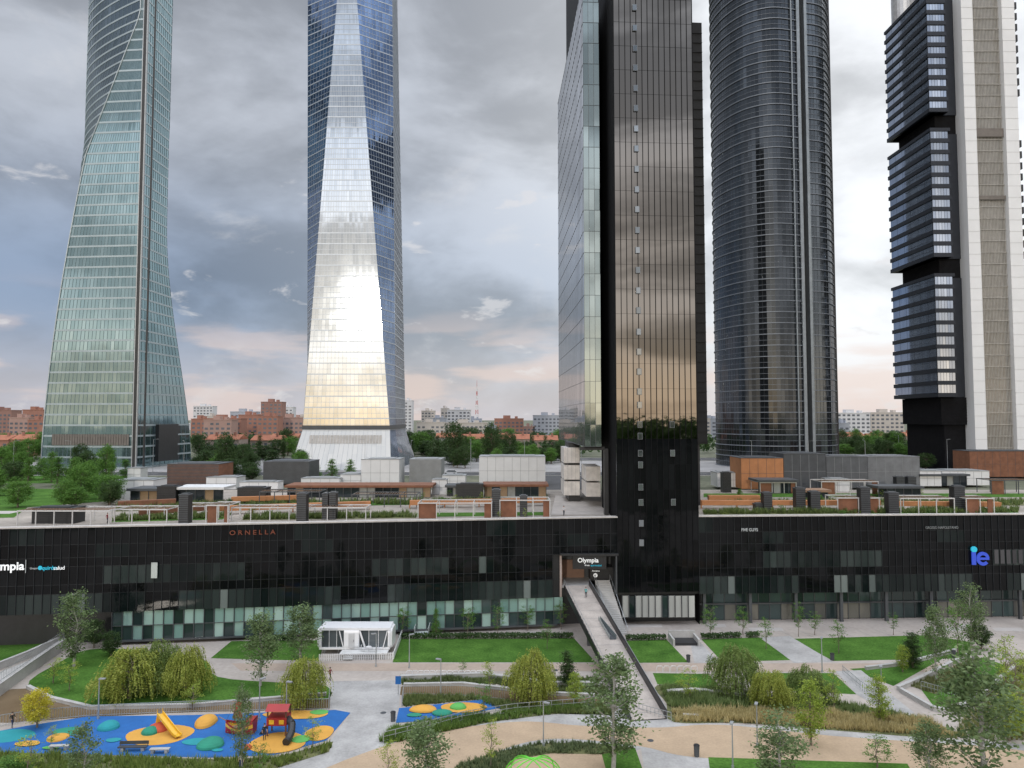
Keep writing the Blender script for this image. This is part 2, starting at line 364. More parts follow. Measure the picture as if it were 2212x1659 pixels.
for u,v,ru,rv,c,dome in ((20,1590,50,12,'t',0),(125,1595,22,8,'y',.3),(150,1580,34,8,'g',0),(235,1572,22,8,'t',.7),(345,1588,70,20,'y',0),(325,1583,18,7,'g',.6),(345,1575,24,9,'o',.6),(445,1563,22,12,'y',.8),(455,1610,28,12,'g',.7),(425,1603,30,7,'t',0),(600,1605,60,22,'y',0),(640,1545,70,9,'y',0),(690,1585,30,16,'y',0),(535,1618,9,4,'o',.4),(245,1600,16,4,'t',0),(650,1598,20,8,'l',0),(470,1622,12,3,'t',0),(690,1540,20,5,'l',0),(915,1535,30,7,'y',.5),(955,1543,22,6,'g',.4),(1000,1530,50,11,'y',0),(990,1530,18,6,'l',.5),(895,1546,16,4,'g',0),(60,1608,26,5,'y',0),(110,1617,18,3,'l',0)):
    c0=P(u,v); rx=(P(u+ru,v)-c0).length; ry=(P(u,v-rv)-P(u,v+rv)).length/2; mb=MB(); n=28; zc+=.004
    ring=lambda s,zz_:[(c0.x+math.cos(2*math.pi*i/n)*rx*s*(1+.06*math.sin(3*2*math.pi*i/n+u)),c0.y+math.sin(2*math.pi*i/n)*ry*s,zz_) for i in range(n)]
    if dome:
        prev=ring(1,zc)
        for k in range(1,6):
            s=math.cos(k/5*math.pi/2); cur=ring(max(s,.02),zc+dome*math.sin(k/5*math.pi/2))
            for i in range(n): mb.face([prev[i],prev[(i+1)%n],cur[(i+1)%n],cur[i]])
            prev=cur
        mb.face(prev)
    else: mb.face(ring(1,zc))
    struct(mb,'playground_mound' if dome else 'playground_patch',RUB[c])
mb=MB()
mb.face([(-600,222,RZ+.02),(600,222,RZ+.02),(600,236,RZ+.02),(-600,236,RZ+.02)])
mb.face([(-600,300,RZ+.02),(600,300,RZ+.02),(600,322,RZ+.02),(-600,322,RZ+.02)])
mb.face([(6,173,RZ+.03),(20,173,RZ+.03),(26,221,RZ+.03),(10,221,RZ+.03)])
struct(mb,'road',ASPH)
mb=MB()
for yy in (229,308,314):
    for i in range(120): mb.face([(-600+i*10,yy,RZ+.034),(-596+i*10,yy,RZ+.034),(-596+i*10,yy+.25,RZ+.034),(-600+i*10,yy+.25,RZ+.034)])
struct(mb,'road_marking',WHITE)
mb=MB(); mb.face([(-600,237,RZ+.02),(600,237,RZ+.02),(600,299,RZ+.02),(-600,299,RZ+.02)]); struct(mb,'pavement',M('tower_plaza_paving',(.30,.29,.28),.9,var=.2,scale=.1))
mb=MB()
for yy in (221.7,236,299.5,322): mb.box(-600,600,yy,yy+.3,RZ,RZ+.14)
struct(mb,'kerb',CONC)
# ---------------------------------------------------------------- TOWERS
A_=(-135.3,250.)
def esp(z):
    tD=min(1,max(0,(z-17)/116)); 
    if z<133: dx=lerp(-170.8,-157.2,tD**1.6); 
    else: dx=lerp(-157.2,-137.6,min(1,(z-133)/52))
    D=(dx,250+ (A_[0]-dx)*.09)
    cy=lerp(287,268,sst(17,112,z)**.8); cx=lerp(-132.2,-135.0,sst(17,112,z))
    k=min(1,max(0,(z-60)/100))
    pl=resn([A_,D],22)
    G=(lerp(-170.2,-172.5,k),lerp(276,275,k))
    c1=(D[0]-(D[0]+174)*.7,D[1]+13); arc=[]
    for i in range(0,17):
        t=i/16; arc.append(tuple((1-t)**2*D[c]+2*t*(1-t)*c1[c]+t*t*G[c] for c in (0,1)))
    arc=resn(arc,16)
    H=(-150,lerp(290,296,k)); bk=[G,(G[0]+5,290),H,(cx-3,cy+2),(cx,cy)]
    bk=resn(openspline(bk,5),20); rt=resn([(cx,cy),A_],12)
    return pl+arc[1:]+bk[1:]+rt[1:]
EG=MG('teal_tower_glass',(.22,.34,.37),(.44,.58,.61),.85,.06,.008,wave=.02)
EG2=MG('dark_reflection_tower_glass',(.08,.12,.15),(.19,.25,.30),.85,.06,.008,wave=.02)  # darker tint for the curved part: its darker reflections put into the glass colour
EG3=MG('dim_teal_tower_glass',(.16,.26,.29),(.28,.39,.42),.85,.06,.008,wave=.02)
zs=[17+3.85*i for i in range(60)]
t=empty('twisting_tower',(-152,270,17),'tall teal glass tower with twisting curved facade and vertical slit','tower')
mb=MB()
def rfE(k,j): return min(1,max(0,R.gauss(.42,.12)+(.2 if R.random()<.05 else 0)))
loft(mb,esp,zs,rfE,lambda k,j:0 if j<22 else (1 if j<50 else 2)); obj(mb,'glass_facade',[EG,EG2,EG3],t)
mb=MB(); bands(mb,esp,zs,.65,.12,(-152,270)); obj(mb,'floor_band',M('pale_teal_band',(.40,.47,.49),.4,.4,var=.1,scale=.1),t)
mb=MB(); fins(mb,esp,zs,range(0,72,1),.07,.10,(-152,270)); obj(mb,'mullion',M('teal_mullion',(.24,.31,.33),.4,.5),t)
mb=MB(); mb.box(-135.6,-134.6,249.0,249.9,17,245); mb.box(-132.4,-132.0,249.9,250.6,17,245); obj(mb,'vertical_slit',BLACK,t)
mb=MB(); mb.box(-134.55,-134.25,248.9,249.7,17,245); mb.box(-135.95,-135.65,248.9,249.7,17,245); obj(mb,'slit_frame',STEEL,t)
mb=MB()
for k in range(len(zs)-1):
    pa=esp(zs[k])[22];pb=esp(zs[k+1])[22]; mb.beam((pa[0]-.1,pa[1]-.15,zs[k]),(pb[0]-.1,pb[1]-.15,zs[k+1]),.3,.3)
obj(mb,'diagonal_edge_trim',M('pale_edge_trim',(.45,.50,.51),.4,.4),t)
mb=MB()
for i in range(30):
    a=lerp(-137.5,-167,i/30);b=lerp(-137.5,-167,(i+.8)/30); ya=250+(A_[0]-a)*.09-.35
    mb.box(b,a,ya,ya+.2,25.5,29.5)
obj(mb,'entrance_screen',M('brown_grey_louvre',(.16,.14,.12),.6),t)
mb=MB(); mb.box(-134.4,-132.9,262,286,19,33); obj(mb,'side_portal',BLACK,t)
def cri(z):
    k=(z-31)/160
    if z<31:
        q=(31-z)/14; Px=-75.3-3.2*q;Qx=-43.9+1.2*q; y0=250.2-4*q; L=(-77-2.*q,262-3*q);Rr=(-44+2.6*q,262-3*q);S=(-45+5*q,292)
    else:
        Px=lerp(-75.3,-66,k);Qx=lerp(-43.9,-58.3,k); y0=lerp(250.2,254,k); L=(lerp(-77,-79.2,k),262);Rr=(lerp(-43.8,-46.4,k),262);S=(lerp(-44.6,-49,k),292)
    return resn([L,(Px,y0)],8)+resn([(Px,y0),(Qx,y0)],20)[1:]+resn([(Qx,y0),Rr],10)[1:]+resn([Rr,S],20)[1:]+[(-76,292),L]
t=empty('faceted_tower',(-60,270,17),'tall silver faceted glass tower with bright triangular front and flared base','tower')
zs=[17,19.8,22.6,25.4,28.2,31]+[31+4.0*i for i in range(1,54)]
mb=MB()
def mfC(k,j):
    if k<5 and 8<=j<28: return 3  # flared skirt paler: its bright reflection put into the glass colour
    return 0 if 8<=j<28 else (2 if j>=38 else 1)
def rfC(k,j): return min(1,max(0,R.gauss(.45,.13)))
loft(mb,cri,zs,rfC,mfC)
obj(mb,'glass_facade',[MG('silver_glass',(.54,.60,.66),(.76,.82,.87),1.,.05,.006,wave=.02),MG('blue_glass',(.10,.15,.26),(.24,.34,.52),.9,.06,.02,wave=.02),MG('pale_blue_glass',(.34,.40,.48),(.52,.56,.62),.9,.06,.02),MG('skirt_reflection_glass',(.56,.58,.58),(.68,.68,.66),.25,.3,.01)],t)
mb=MB(); bands(mb,cri,zs[5:],.4,.1,(-60,270)); bands(mb,cri,[z+2 for z in zs[5:]],.12,.08,(-60,270)); obj(mb,'floor_band',M('pale_floor_band',(.44,.48,.52),.45,.5,var=.08,scale=.1),t)
mb=MB(); fins(mb,cri,zs,range(0,58),.06,.08,(-60,270)); obj(mb,'mullion',M('grey_mullion',(.40,.43,.46),.4,.6),t)
mb=MB(); bands(mb,cri,[31.2],1.5,.25,(-60,270)); obj(mb,'dark_floor_band',DGREY,t)
mb=MB()
for i in range(24):
    x0=lerp(-72.5,-46.5,i/24);x1=lerp(-72.5,-46.5,(i+.85)/24); mb.face([(x0,248.7,26.3),(x1,248.7,26.3),(x1,249.5,29.2),(x0,249.5,29.2)])
obj(mb,'entrance_screen',M('pale_taupe_louvre',(.40,.38,.35),.5,.3),t)
pl=openspline([(90,297),(84.8,286),(80.9,275),(82.8,263),(88,254),(96,250),(105.5,251.5)],8); pr=openspline([(110,253.5),(116.5,255.5),(121.8,261.5),(125.6,270),(128,279),(128,290)],8)
sl_=resample(pl,1.45); sr_=resample(pr,1.45)
fl=lambda z:sl_; fr=lambda z:sr_
t=empty('rounded_tower',(107,275,17),'tall dark rounded glass tower with pale horizontal fins','tower')
CT=(106,275)
zf=[17+4.05*i for i in range(51)]
mb=MB()
def rfP(k,j): return min(1,max(0,R.gauss(.35,.10)))
loft(mb,fl,zf,rfP); loft(mb,fr,zf,rfP,lambda k,j:1); obj(mb,'glass_facade',[MG('smoked_glass',(.050,.058,.068),(.11,.125,.14),.85,.08,.006,wave=.02),MG('grey_smoked_glass',(.10,.115,.13),(.18,.205,.22),.85,.09,.006,wave=.02)],t)
mb=MB(); bands(mb,fl,zf,.30,.40,CT); bands(mb,fr,zf,.30,.40,CT); bands(mb,fl,[z+2 for z in zf[:-1]],.10,.15,CT); bands(mb,fr,[z+2 for z in zf[:-1]],.10,.15,CT); obj(mb,'floor_band',M('silver_band',(.19,.21,.235),.5,.3,var=.08),t)
mb=MB(); fins(mb,fl,zf,range(0,len(sl_)),.05,.08,CT); fins(mb,fr,zf,range(0,len(sr_)),.05,.08,CT); obj(mb,'mullion',M('dark_mullion',(.08,.088,.10),.4,.5),t)
mb=MB(); mb.box(105.6,106.7,250.8,254.,17,225); mb.box(109.1,110.1,252.4,256,17,225); mb.box(103.2,103.6,250.2,251.3,17,225); obj(mb,'corner_pier',M('silver_pier',(.26,.29,.31),.4,.5),t)
mb=MB(); mb.box(106.7,109.1,256,262,17,222); mb.box(90,124,264,290,17,222); obj(mb,'dark_slot',BLACK,t)
t=empty('stacked_tower',(160,255,17),'tall tower of stacked dark glass blocks between white service cores','tower')
CG=MG('blue_grey_glass',(.24,.28,.36),(.44,.50,.60),.85,.06,.006); WG=MG('white_reflection_glass',(.34,.40,.50),(.62,.68,.76),.9,.1,.02)
for z0,z1 in ((143.2,186.6),(91.5,136.3),(42.6,84.6)):
    b=MB(); g=MB(); n=round((z1-z0)/4.0); h=(z1-z0)/n
    for i in range(n):
        zz0=z0+i*h
        for j in range(18):
            y0=240+j*1.5; g.face([(147.5,y0,zz0+1.5),(147.5,y0+1.5,zz0+1.5),(147.5,y0+1.5,zz0+h),(147.5,y0,zz0+h)],0,min(1,max(0,R.gauss(.5,.08))))
        for j in range(6):
            x0=147.5+j*1.0; g.face([(x0,240,zz0+1.2),(x0+1.,240,zz0+1.2),(x0+1.,240,zz0+h),(x0,240,zz0+h)],1,min(1,max(0,.25+ .45*(j in(1,2,3))+R.gauss(0,.08))))  # middle columns paler: white-blue reflection stripes put into the pane tint
        b.box(147.1,153.9,239.6,267.4,zz0,zz0+1.4); b.box(147.42,147.9,240.1,240.4,zz0+1.4,zz0+h)
        for j in range(3,18,3): b.box(147.47,147.53,240+j*1.5-.02,240+j*1.5+.02,zz0+1.4,zz0+h)
        for j in range(1,6): b.box(147.5+j-.025,147.5+j+.025,239.95,240.1,zz0+1.4,zz0+h)
    b.box(148.2,153.5,240.6,266.5,z0,z1); b.box(147.1,154.2,239.6,267.4,z1,z1+1.1)
    b.box(153.9,158.4,242.5,267,z0,z1)
    obj(b,'office_block',M('black_spandrel',(.018,.022,.030),.45,.2),t); obj(g,'window_strip',[CG,WG],t)
b=MB(); b.box(151,158.4,243,266,17,188); b.box(149.5,158.4,242,266,33,42.5); 
for i in range(8): b.box(149.4,158.4,241.9,242.1,34+i,34.5+i)
obj(b,'recessed_core',MATB,t)
b=MB(); b.box(158.4,162.4,238,275,17,235); b.box(172.7,177.2,238,275,17,235); b.box(162.4,172.7,240.6,274,17,235)
for zz0 in range(20,232,4): b.box(158.36,162.44,237.96,238.1,zz0,zz0+.05,1); b.box(172.66,177.24,237.96,238.1,zz0,zz0+.05,1)
obj(b,'white_core',[M('white_cladding',(.76,.76,.75),.4,var=.05,scale=.1),GREY],t)
b=MB(); g=MB()
for zz0 in range(17,233,4):
    if zz0 in (133,109): b.box(162.5,172.6,239.1,239.3,zz0+(1 if zz0==133 else 2.6),zz0+4,1)
    for j in range(20):
        xx=162.7+j*.5; b.box(xx,xx+.12,239.7,239.9,zz0+.2,zz0+3.95)
    b.box(162.45,172.65,239.6,240,zz0,zz0+.15)
    g.face([(162.4,240.1,zz0),(172.7,240.1,zz0),(172.7,240.1,zz0+4),(162.4,240.1,zz0+4)])
obj(b,'lattice_screen',[M('beige_grey_fins',(.46,.44,.40),.5),M('brown_grey_vent',(.16,.14,.12),.6)],t); obj(g,'core_window',MG('beige_grey_glass',(.30,.28,.24),(.40,.375,.33),.5,.15,.01),t)
b=MB()
for z0,z1 in ((150,195),(91.5,136.3),(42.6,84.6)):
    n=round((z1-z0)/4)
    for i in range(n): b.box(177.2,181,242,268,z0+i*4,z0+i*4+2.4)
    b.box(177.2,180,243,267,z0,z1)
obj(b,'rear_office_block',BLACK,t)
b=MB(); b.cyl((152,262,188.2),(152,262,206),4.2,4.2,24); obj(b,'roof_drum',M('pale_metal',(.55,.55,.55),.4,.5),t)
# ---------------------------------------------------------------- black slab tower + podium
CL=(-79.,107.);CM=(17.9,119.3);CR=(32.,120.2);CE=(92.,123.)
dl=Vector((96.9,12.3)).normalized(); dr=Vector((60,2.8)).normalized()
EL=(CL[0]-dl.x*45,CL[1]-dl.y*45); ER=(CE[0]+dr.x*50,CE[1]+dr.y*50)
t=empty('black_slab_tower',(25,135,0),'dark bronze glass tower with projecting front core and floating rear slab','tower')
BR=MG('bronze_glass',(.27,.25,.225),(.29,.27,.245),1.,.02,.002,wave=.003)
nP=14; zr=[5.6+ (170-5.6)*i/38 for i in range(39)]
g=MB();f=MB()
for k in range(38):
    for j in range(nP):
        a=j/nP;b_=(j+1)/nP
        pa=(lerp(CM[0],CR[0],a),lerp(CM[1],CR[1],a));pb=(lerp(CM[0],CR[0],b_),lerp(CM[1],CR[1],b_))
        g.face([(*pa,zr[k]),(*pb,zr[k]),(*pb,zr[k+1]),(*pa,zr[k+1])],1 if zr[k+1]<32.5 else 0)  # lower panes black: dark reflection below the horizon put into the colour
for j in range(nP+1):
    a=j/nP; px_=lerp(CM[0],CR[0],a);py_=lerp(CM[1],CR[1],a); f.box(px_-.045,px_+.045,py_-.12,py_+.02,5.6,170)
for k in range(0,39): f.beam((CM[0],CM[1]-.01,zr[k]),(CR[0],CR[1]-.01,zr[k]),.04,.03)
BG=MG('black_glass',(.003,.0035,.004),(.008,.009,.010),.0,.03,.006,spec=.18)
obj(g,'front_glazing',[BR,BG],t); obj(f,'mullion',MATB,t)
f=MB(); f.face([(CM[0]-.05,CM[1]+.1,0),(CM[0]-.1,138.5,0),(CM[0]-.1,138.5,170),(CM[0]-.05,CM[1]+.1,170)]); f.face([(CR[0]+.05,CR[1]+.1,0),(CR[0]-1.3,139.5,0),(CR[0]-1.3,139.5,170),(CR[0]+.05,CR[1]+.1,170)]); 
obj(f,'core_side_wall',MATB,t)
v0=MB();v1=MB()
for i,vv in enumerate([18,62,106,148,192,235,279,322,366,410,453,498,541,584,628,671,717,760,803,846,875,917,942,979,1004,1052,1085,1130,1172]):
    p=at(1370+ vv*.013,vv,119.6)
    pts=[p]
    if vv in (917,979,1085): pts.append(p+Vector((5.6,0,0)))
    for q in pts:
        yq=lerp(CM[1],CR[1],(q.x-CM[0])/14.1)-.2
        v0.box(q.x-.40,q.x+.40,yq-.05,yq+.03,q.z-.56,q.z+.56); v1.box(q.x-.34,q.x+.34,yq-.08,yq-.055,q.z-.50,q.z+.50)
obj(v0,'vent_frame',M('vent_frame_metal',(.17,.18,.19),.5),t); obj(v1,'vent_window',MG('vent_glass',(.22,.25,.27),(.34,.37,.39),.9,.05,.02),t)
S1=(13.2,126.2);S2=(11.9,177.);S3=(39.2,139.6);S4=(36.5,178.)
g=MB();f=MB(); zq=[30+ 3.95*i for i in range(23)]
def grid(a,b,n,mi,zs_,gb,fb,fw=.08,fo=.1,nrm=(0,-1)):
    for j in range(n):
        pa=(lerp(a[0],b[0],j/n),lerp(a[1],b[1],j/n));pb=(lerp(a[0],b[0],(j+1)/n),lerp(a[1],b[1],(j+1)/n))
        for k in range(len(zs_)-1): gb.face([(*pa,zs_[k]),(*pb,zs_[k]),(*pb,zs_[k+1]),(*pa,zs_[k+1])],mi)
        fb.box(pa[0]-fw/2+nrm[0]*fo/2,pa[0]+fw/2+nrm[0]*fo/2,pa[1]-fw/2+nrm[1]*fo/2,pa[1]+fw/2+nrm[1]*fo/2,zs_[0],zs_[-1])
    o=Vector((nrm[0],nrm[1],0))*fo*.4
    for z_ in zs_: fb.beam(Vector((*a,z_))+o,Vector((*b,z_))+o,fw,fw)
grid(S1,S2,26,0,zq,g,f,fw=.05,fo=.04,nrm=(-1,0)); grid(S1,(16.2,126.35),3,1,zq,g,f,fw=.05)
obj(g,'slab_glazing',[MG('slate_blue_glass',(.44,.47,.53),(.52,.55,.60),1.,.03,.005,wave=.008),MG('grey_green_glass',(.30,.36,.36),(.42,.49,.48),.9,.04,.01)],t); obj(f,'slab_mullion',M('slab_joint',(.12,.13,.14),.5,.3),t)
f=MB(); f.prism([(16.2,126.6),(16.4,138.3),(17.7,138.4),S3,S4,(S2[0]+.1,S2[1]-.1),(S1[0]+.1,S1[1]+.3)],30,116.8); f.prism([(16.3,150),(39,150),(37,177),(14.2,177)],117,175)
for i in range(43): f.beam((31.5,139.3,30.5+i*2),(S3[0],139.5,30.5+i*2),.2,.12)
obj(f,'rear_slab',M('black_slab',(.02,.02,.02),.6,.1,spec=.2),t)
# podium
t=empty('black_podium_building',(0,125,0),'long low black glass building with white roof terrace edge','building')
foot=[EL,CM,CR,ER,(150,172),(-150,172)]
b=MB(); fi=[(p[0],p[1]+.45) for p in foot[:4]]+foot[4:]
def yl(x): return lerp(CL[1],CM[1],(x+79)/96.9)
b.prism(fi,12.5,DZ-.01,0,1,bottom=True)
b.prism([fi[0],(8.0,yl(8)+.45),(8.0,126),(17.8,126),(17.8,yl(17.8)+.45),fi[1],fi[2],fi[3],fi[4],fi[5]],5.1,12.48,0,top=False)
fj=[(p[0],p[1]+2.4) for p in foot[:4]]+foot[4:]; b.prism(fj,0,5.09,0,top=False,bottom=False)
obj(b,'wall',[BLACK,M('roof_deck',(.30,.265,.225),.85,var=.3,scale=.2,fine=.12)],t)
g=MB();f=MB();PW=1.24
def podface(a,b,x0h=None,x1h=None,ph=0.):
    L=math.dist(a,b);n=round(L/PW); rows=[5.15,8.1,9.5,12.25,13.6,15.6,18.2]
    for j in range(n):
        pa=(lerp(a[0],b[0],j/n),lerp(a[1],b[1],j/n));pb=(lerp(a[0],b[0],(j+1)/n),lerp(a[1],b[1],(j+1)/n))
        for k in range(6):
            if x0h is not None and pb[0]>x0h and pa[0]<x1h and k<3: continue
            mi=0;rv=None
            blk=math.sin(j*.21+k*1.1+ph)+.6*math.sin(j*.53+ph)
            if k in(0,2) and blk>(-.9 if k==0 else -.1): mi=1; rv=min(1,max(0,.32+.28*math.sin(j*.33+k*2+ph)+R.gauss(0,.16)))
            elif k in (4,5) and blk>1.1: mi=1; rv=min(.3,max(0,.1+R.gauss(0,.08)))
            if k in (0,2) and mi==1 and R.random()<.03: mi=2
            yo=R.uniform(0,.01)
            g.face([(pa[0],pa[1]+yo,rows[k]),(pb[0],pb[1]+yo,rows[k]),(pb[0],pb[1]+yo,rows[k+1]),(pa[0],pa[1]+yo,rows[k+1])],mi,rv)
        z0=5.15 if not (x0h is not None and pa[0]>x0h-.2 and pa[0]<x1h) else 12.25
        f.box(pa[0]-.03,pa[0]+.03,pa[1]-.14,pa[1]+.03,z0,18.2)
    for z_ in rows[1:]:
        if x0h is not None and z_<12.3: 
            q=(x0h,lerp(a[1],b[1],(x0h-a[0])/(b[0]-a[0]))); f.beam((*a,z_),(*q,z_),.06,.05)
        else: f.beam((*a,z_),(*b,z_),.06,.05)
podface(EL,CM,8.0,17.8); podface(CR,ER,ph=2.)
obj(g,'black_glazing',[BG,MG('window_blind_glass',(.006,.010,.010),(.052,.066,.062),.0,.05,.01,spec=.2),MG('pale_blind_glass',(.08,.10,.095),(.20,.23,.22),0,.2,.01)],t)
obj(f,'fin',M('fin_metal',(.030,.033,.036),.5,.3,spec=.3),t)
b=MB()
for a,c in ((EL,CM),(CR,ER)):
    b.beam((a[0],a[1]+.35,18.32),(c[0],c[1]+.35,18.32),1.1,.22)
obj(b,'parapet',M('pale_edge',(.46,.43,.40),.7),t)
f=MB(); g=MB()
TG=[MG('teal_frosted_glass',(.15,.27,.24),(.36,.50,.45),0,.2,.01),MG('shop_glass',(.012,.022,.022),(.06,.09,.09),.1,.06,.01),MG('white_frosted_glass',(.36,.37,.35),(.50,.51,.48),0,.3,.01),MG('lit_shop_glass',(.08,.085,.075),(.20,.19,.16),0,.2,.01)]
xx=-62
while xx<7.5:
    for za,zb in ((.7,2.9),(2.9,5.1)):
        r=R.random(); g.face([(xx,yl(xx)+.3,za),(xx+1.5,yl(xx+1.5)+.3,za),(xx+1.5,yl(xx+1.5)+.3,zb),(xx,yl(xx)+.3,zb)],0 if r<(.84 if za>2 else .5) else 1)
    f.box(xx-.05,xx+.05,yl(xx)+.1,yl(xx)+.32,.7,5.1); xx+=1.5
f.beam((-62,yl(-62)+.2,2.9),(7.5,yl(7.5)+.2,2.9),.1,.1); f.beam((-62,yl(-62)+.2,.6),(7.5,yl(7.5)+.2,.6),.5,.25)
obj(g,'teal_ground_floor_glazing',TG,t); g=MB()
xx=18.7
while xx<31:
    g.face([(xx,119.6,1.4),(xx+1.12,119.7,1.4),(xx+1.12,119.7,5),(xx,119.6,5)],2 if R.random()<.9 else 1); f.box(xx-.06,xx+.06,119.35,119.75,1.4,5.1); xx+=1.12
obj(g,'white_ground_floor_glazing',TG,t); g=MB()
xx=33
while xx<130:
    yy=lerp(120.3,123,(xx-33)/60)+2.3
    g.face([(xx,yy,.1),(xx+2,yy+.06,.1),(xx+2,yy+.06,2.9),(xx,yy,2.9)],1 if R.random()<.6 else 3); g.face([(xx,yy,2.9),(xx+2,yy+.06,2.9),(xx+2,yy+.06,5.1),(xx,yy,5.1)],1)
    f.box(xx-.05,xx+.05,yy-.15,yy+.05,0,5.1)
    if int(xx)%8==1: f.box(xx-.25,xx+.25,yy-1.9,yy-1.4,0,5.1)
    xx+=2
f.beam((32.5,122.3,2.9),(130,126.8,2.9),.3,.25)
obj(g,'shop_ground_floor_glazing',TG,t); obj(f,'shopfront_frame',DGREY,t)
b=MB(); yp=118.3
b.box(8.02,8.35,yp-.3,yp+7,5.2,12.2,0); b.box(8.35,17.7,yp+6.9,yp+7.1,5.2,12.2,1); b.box(8.35,17.7,yp+.6,yp+7,11.8,12.15,2); b.box(8.0,17.8,yp-1.0,yp-.3,12.2,12.5,2); b.box(8.35,13.6,yp+.2,yp+6.9,6.6,6.9,3); b.box(8.35,13.6,yp+.3,yp+.5,5.2,6.6,2)
b.box(13.6,17.6,yp+4,yp+6.8,6.9,9.2,2); b.box(8.5,12.8,yp+6.5,yp+6.85,6.9,10,4); b.box(8.36,8.5,yp+.4,yp+6.5,6.9,10.5,4)
b.box(10.3,16.,yp+.8,yp+1.2,9.6,11.8,2); b.box(17.55,17.79,yp+.6,yp+7,5.2,12.2,1)
obj(b,'entrance_portal',[M('pinkish_stone',(.36,.29,.26),.7),DGREY,BLACK,CONC,M('portal_wood',(.26,.15,.10),.6)],t)
# ---------------------------------------------------------------- signs
fa=math.atan2(12.3,96.9); fra=math.atan2(2.8,60)
def text(s,loc,size,mat,name,label,rz=0,bold=.0,sx=1.):
    c=bpy.data.curves.new(name,'FONT'); c.body=s; c.size=size; c.extrude=.04; c.offset=bold*size; c.align_x='LEFT'
    o=bpy.data.objects.new(name+'_tmp',c); COL.objects.link(o); bpy.context.view_layer.update()
    me=bpy.data.meshes.new_from_object(o.evaluated_get(bpy.context.evaluated_depsgraph_get())); bpy.data.objects.remove(o)
    me.materials.clear(); me.materials.append(mat); me.name=name
    ob=bpy.data.objects.new(name,me); ob.location=loc; ob.rotation_euler=(math.radians(90),0,rz); ob.scale=(sx,1,1); COL.objects.link(ob)
    return tag(ob,label,'sign')
def ems(name,c,s):
    m,n_,b=nodes(name); b.inputs['Base Color'].default_value=(*c,1); b.inputs['Emission Color'].default_value=(*c,1); b.inputs['Emission Strength'].default_value=s; return m
EW=ems('lit_white_letter',(.85,.87,.87),.35); EO=ems('dim_orange_letter',(.16,.035,.013),.05); EB=ems('blue_letter',(.025,.06,.42),.5); EC=ems('cyan_letter',(.02,.40,.55),.35); EG_=ems('dim_letter',(.18,.19,.19),.08); EM=ems('soft_white_letter',(.42,.44,.44),.12)
def onL(u,v,off=.28):
    x_,wy,wz=ray(u,v); k=12.3/96.9; tt=(107+79*k)/(wy-x_*k); return Vector((x_*tt,wy*tt-off,CH+wz*tt))
def onR(u,v,off=.28):
    x_,wy,wz=ray(u,v); k=2.8/60; tt=(120.2-32*k)/(wy-x_*k); return Vector((x_*tt,wy*tt-off,CH+wz*tt))
text('O R N E L L A',onL(497,1155),1.0,EO,'orange_sign','dim orange restaurant lettering on black glass wall',fa,.012,1.17)
text('Olympia',onL(-38,1232),1.75,EW,'white_sign','large white lettering with divider on black wall',fa,.02,1.02)
b=MB(); p=onL(57,1237); b.box(p.x,p.x+.07,p.y,p.y+.06,p.z,p.z+2); o=obj(b,'sign_divider',EM); tag(o,'thin white vertical bar between wall signs','sign')
text('Grupo',onL(67,1229),.42,EM,'small_white_sign','small white word on black wall',fa)
text('quir\u00f3n',onL(93,1230),.80,EC,'cyan_sign','cyan company lettering on black wall',fa,.01)
text('salud',onL(118,1230),.80,EW,'white_word_sign','white word beside cyan lettering on black wall',fa)
b=MB(); p=onL(89,1226); b.cyl(p,p+Vector((0,.06,0)),.32,.32,16); tag(obj(b,'round_emblem',EC),'round cyan emblem beside wall lettering','sign')
text('Olympia',(11.1,118.98,10.75),1.05,EW,'entrance_sign','white lettering above the entrance portal',0,.015)
text('Grupo',(12.3,118.98,10.15),.32,EW,'small_entrance_sign','tiny white word under entrance lettering',0)
text('quir\u00f3nsalud',(13.3,118.98,10.1),.40,EC,'small_cyan_sign','tiny cyan word under entrance lettering',0)
text('Accesos',(13.9,122.2,8.5),.4,EW,'access_sign','small white word beside arrow disc at entrance',0)
b=MB(); b.cyl((14.5,122.28,7.85),(14.5,122.18,7.85),.36,.36,18); tag(obj(b,'arrow_disc',EW),'white round disc sign with arrow at entrance','sign')
b=MB(); b.beam((14.3,122.14,7.7),(14.65,122.14,8.02),.02,.07); b.beam((14.3,122.14,7.7),(14.32,122.14,7.9),.02,.06); tag(obj(b,'arrow_mark',BLACK),'black arrow on round white disc','sign')
text('FIVE GUYS',onR(1600,1147),.72,EM,'burger_sign','soft white block lettering on black glass wall',fra,.008,.88)
text('GROSSO NAPOLETANO',onR(1997,1142),.62,EG_,'pizzeria_sign','thin dim grey lettering on black wall',fra,.0,.88)
b=MB(); p=onR(2101,1219,.45); b.box(p.x-.36,p.x+.36,p.y,p.y+.2,p.z,p.z+2.2)
c0=onR(2120,1206,.45); n=26
for i in range(n):
    a0=math.radians(8+ (i/n)*312);a1=math.radians(8+((i+1)/n)*312)
    q=[(c0.x+math.cos(a)*rr,c0.z+math.sin(a)*rr*1.05) for a,rr in ((a0,.58),(a0,1.12),(a1,1.12),(a1,.58))]
    b.face([(u_,c0.y,w_) for u_,w_ in q]); b.face([(q[1][0],c0.y,q[1][1]),(q[2][0],c0.y,q[2][1]),(q[2][0],c0.y+.2,q[2][1]),(q[1][0],c0.y+.2,q[1][1])])
b.box(c0.x-.8,c0.x+1.08,c0.y-.004,c0.y+.19,c0.z-.19,c0.z+.20)
tag(obj(b,'blue_logo_sign',EB),'large blue rounded letters on black glass wall','sign')
b=MB(); p=onR(2101,1186,.45); b.cyl(p,p+Vector((0,.25,0)),.52,.52,24); tag(obj(b,'logo_dot',EC),'cyan dot above the blue logo letter','sign')
b=MB(); 
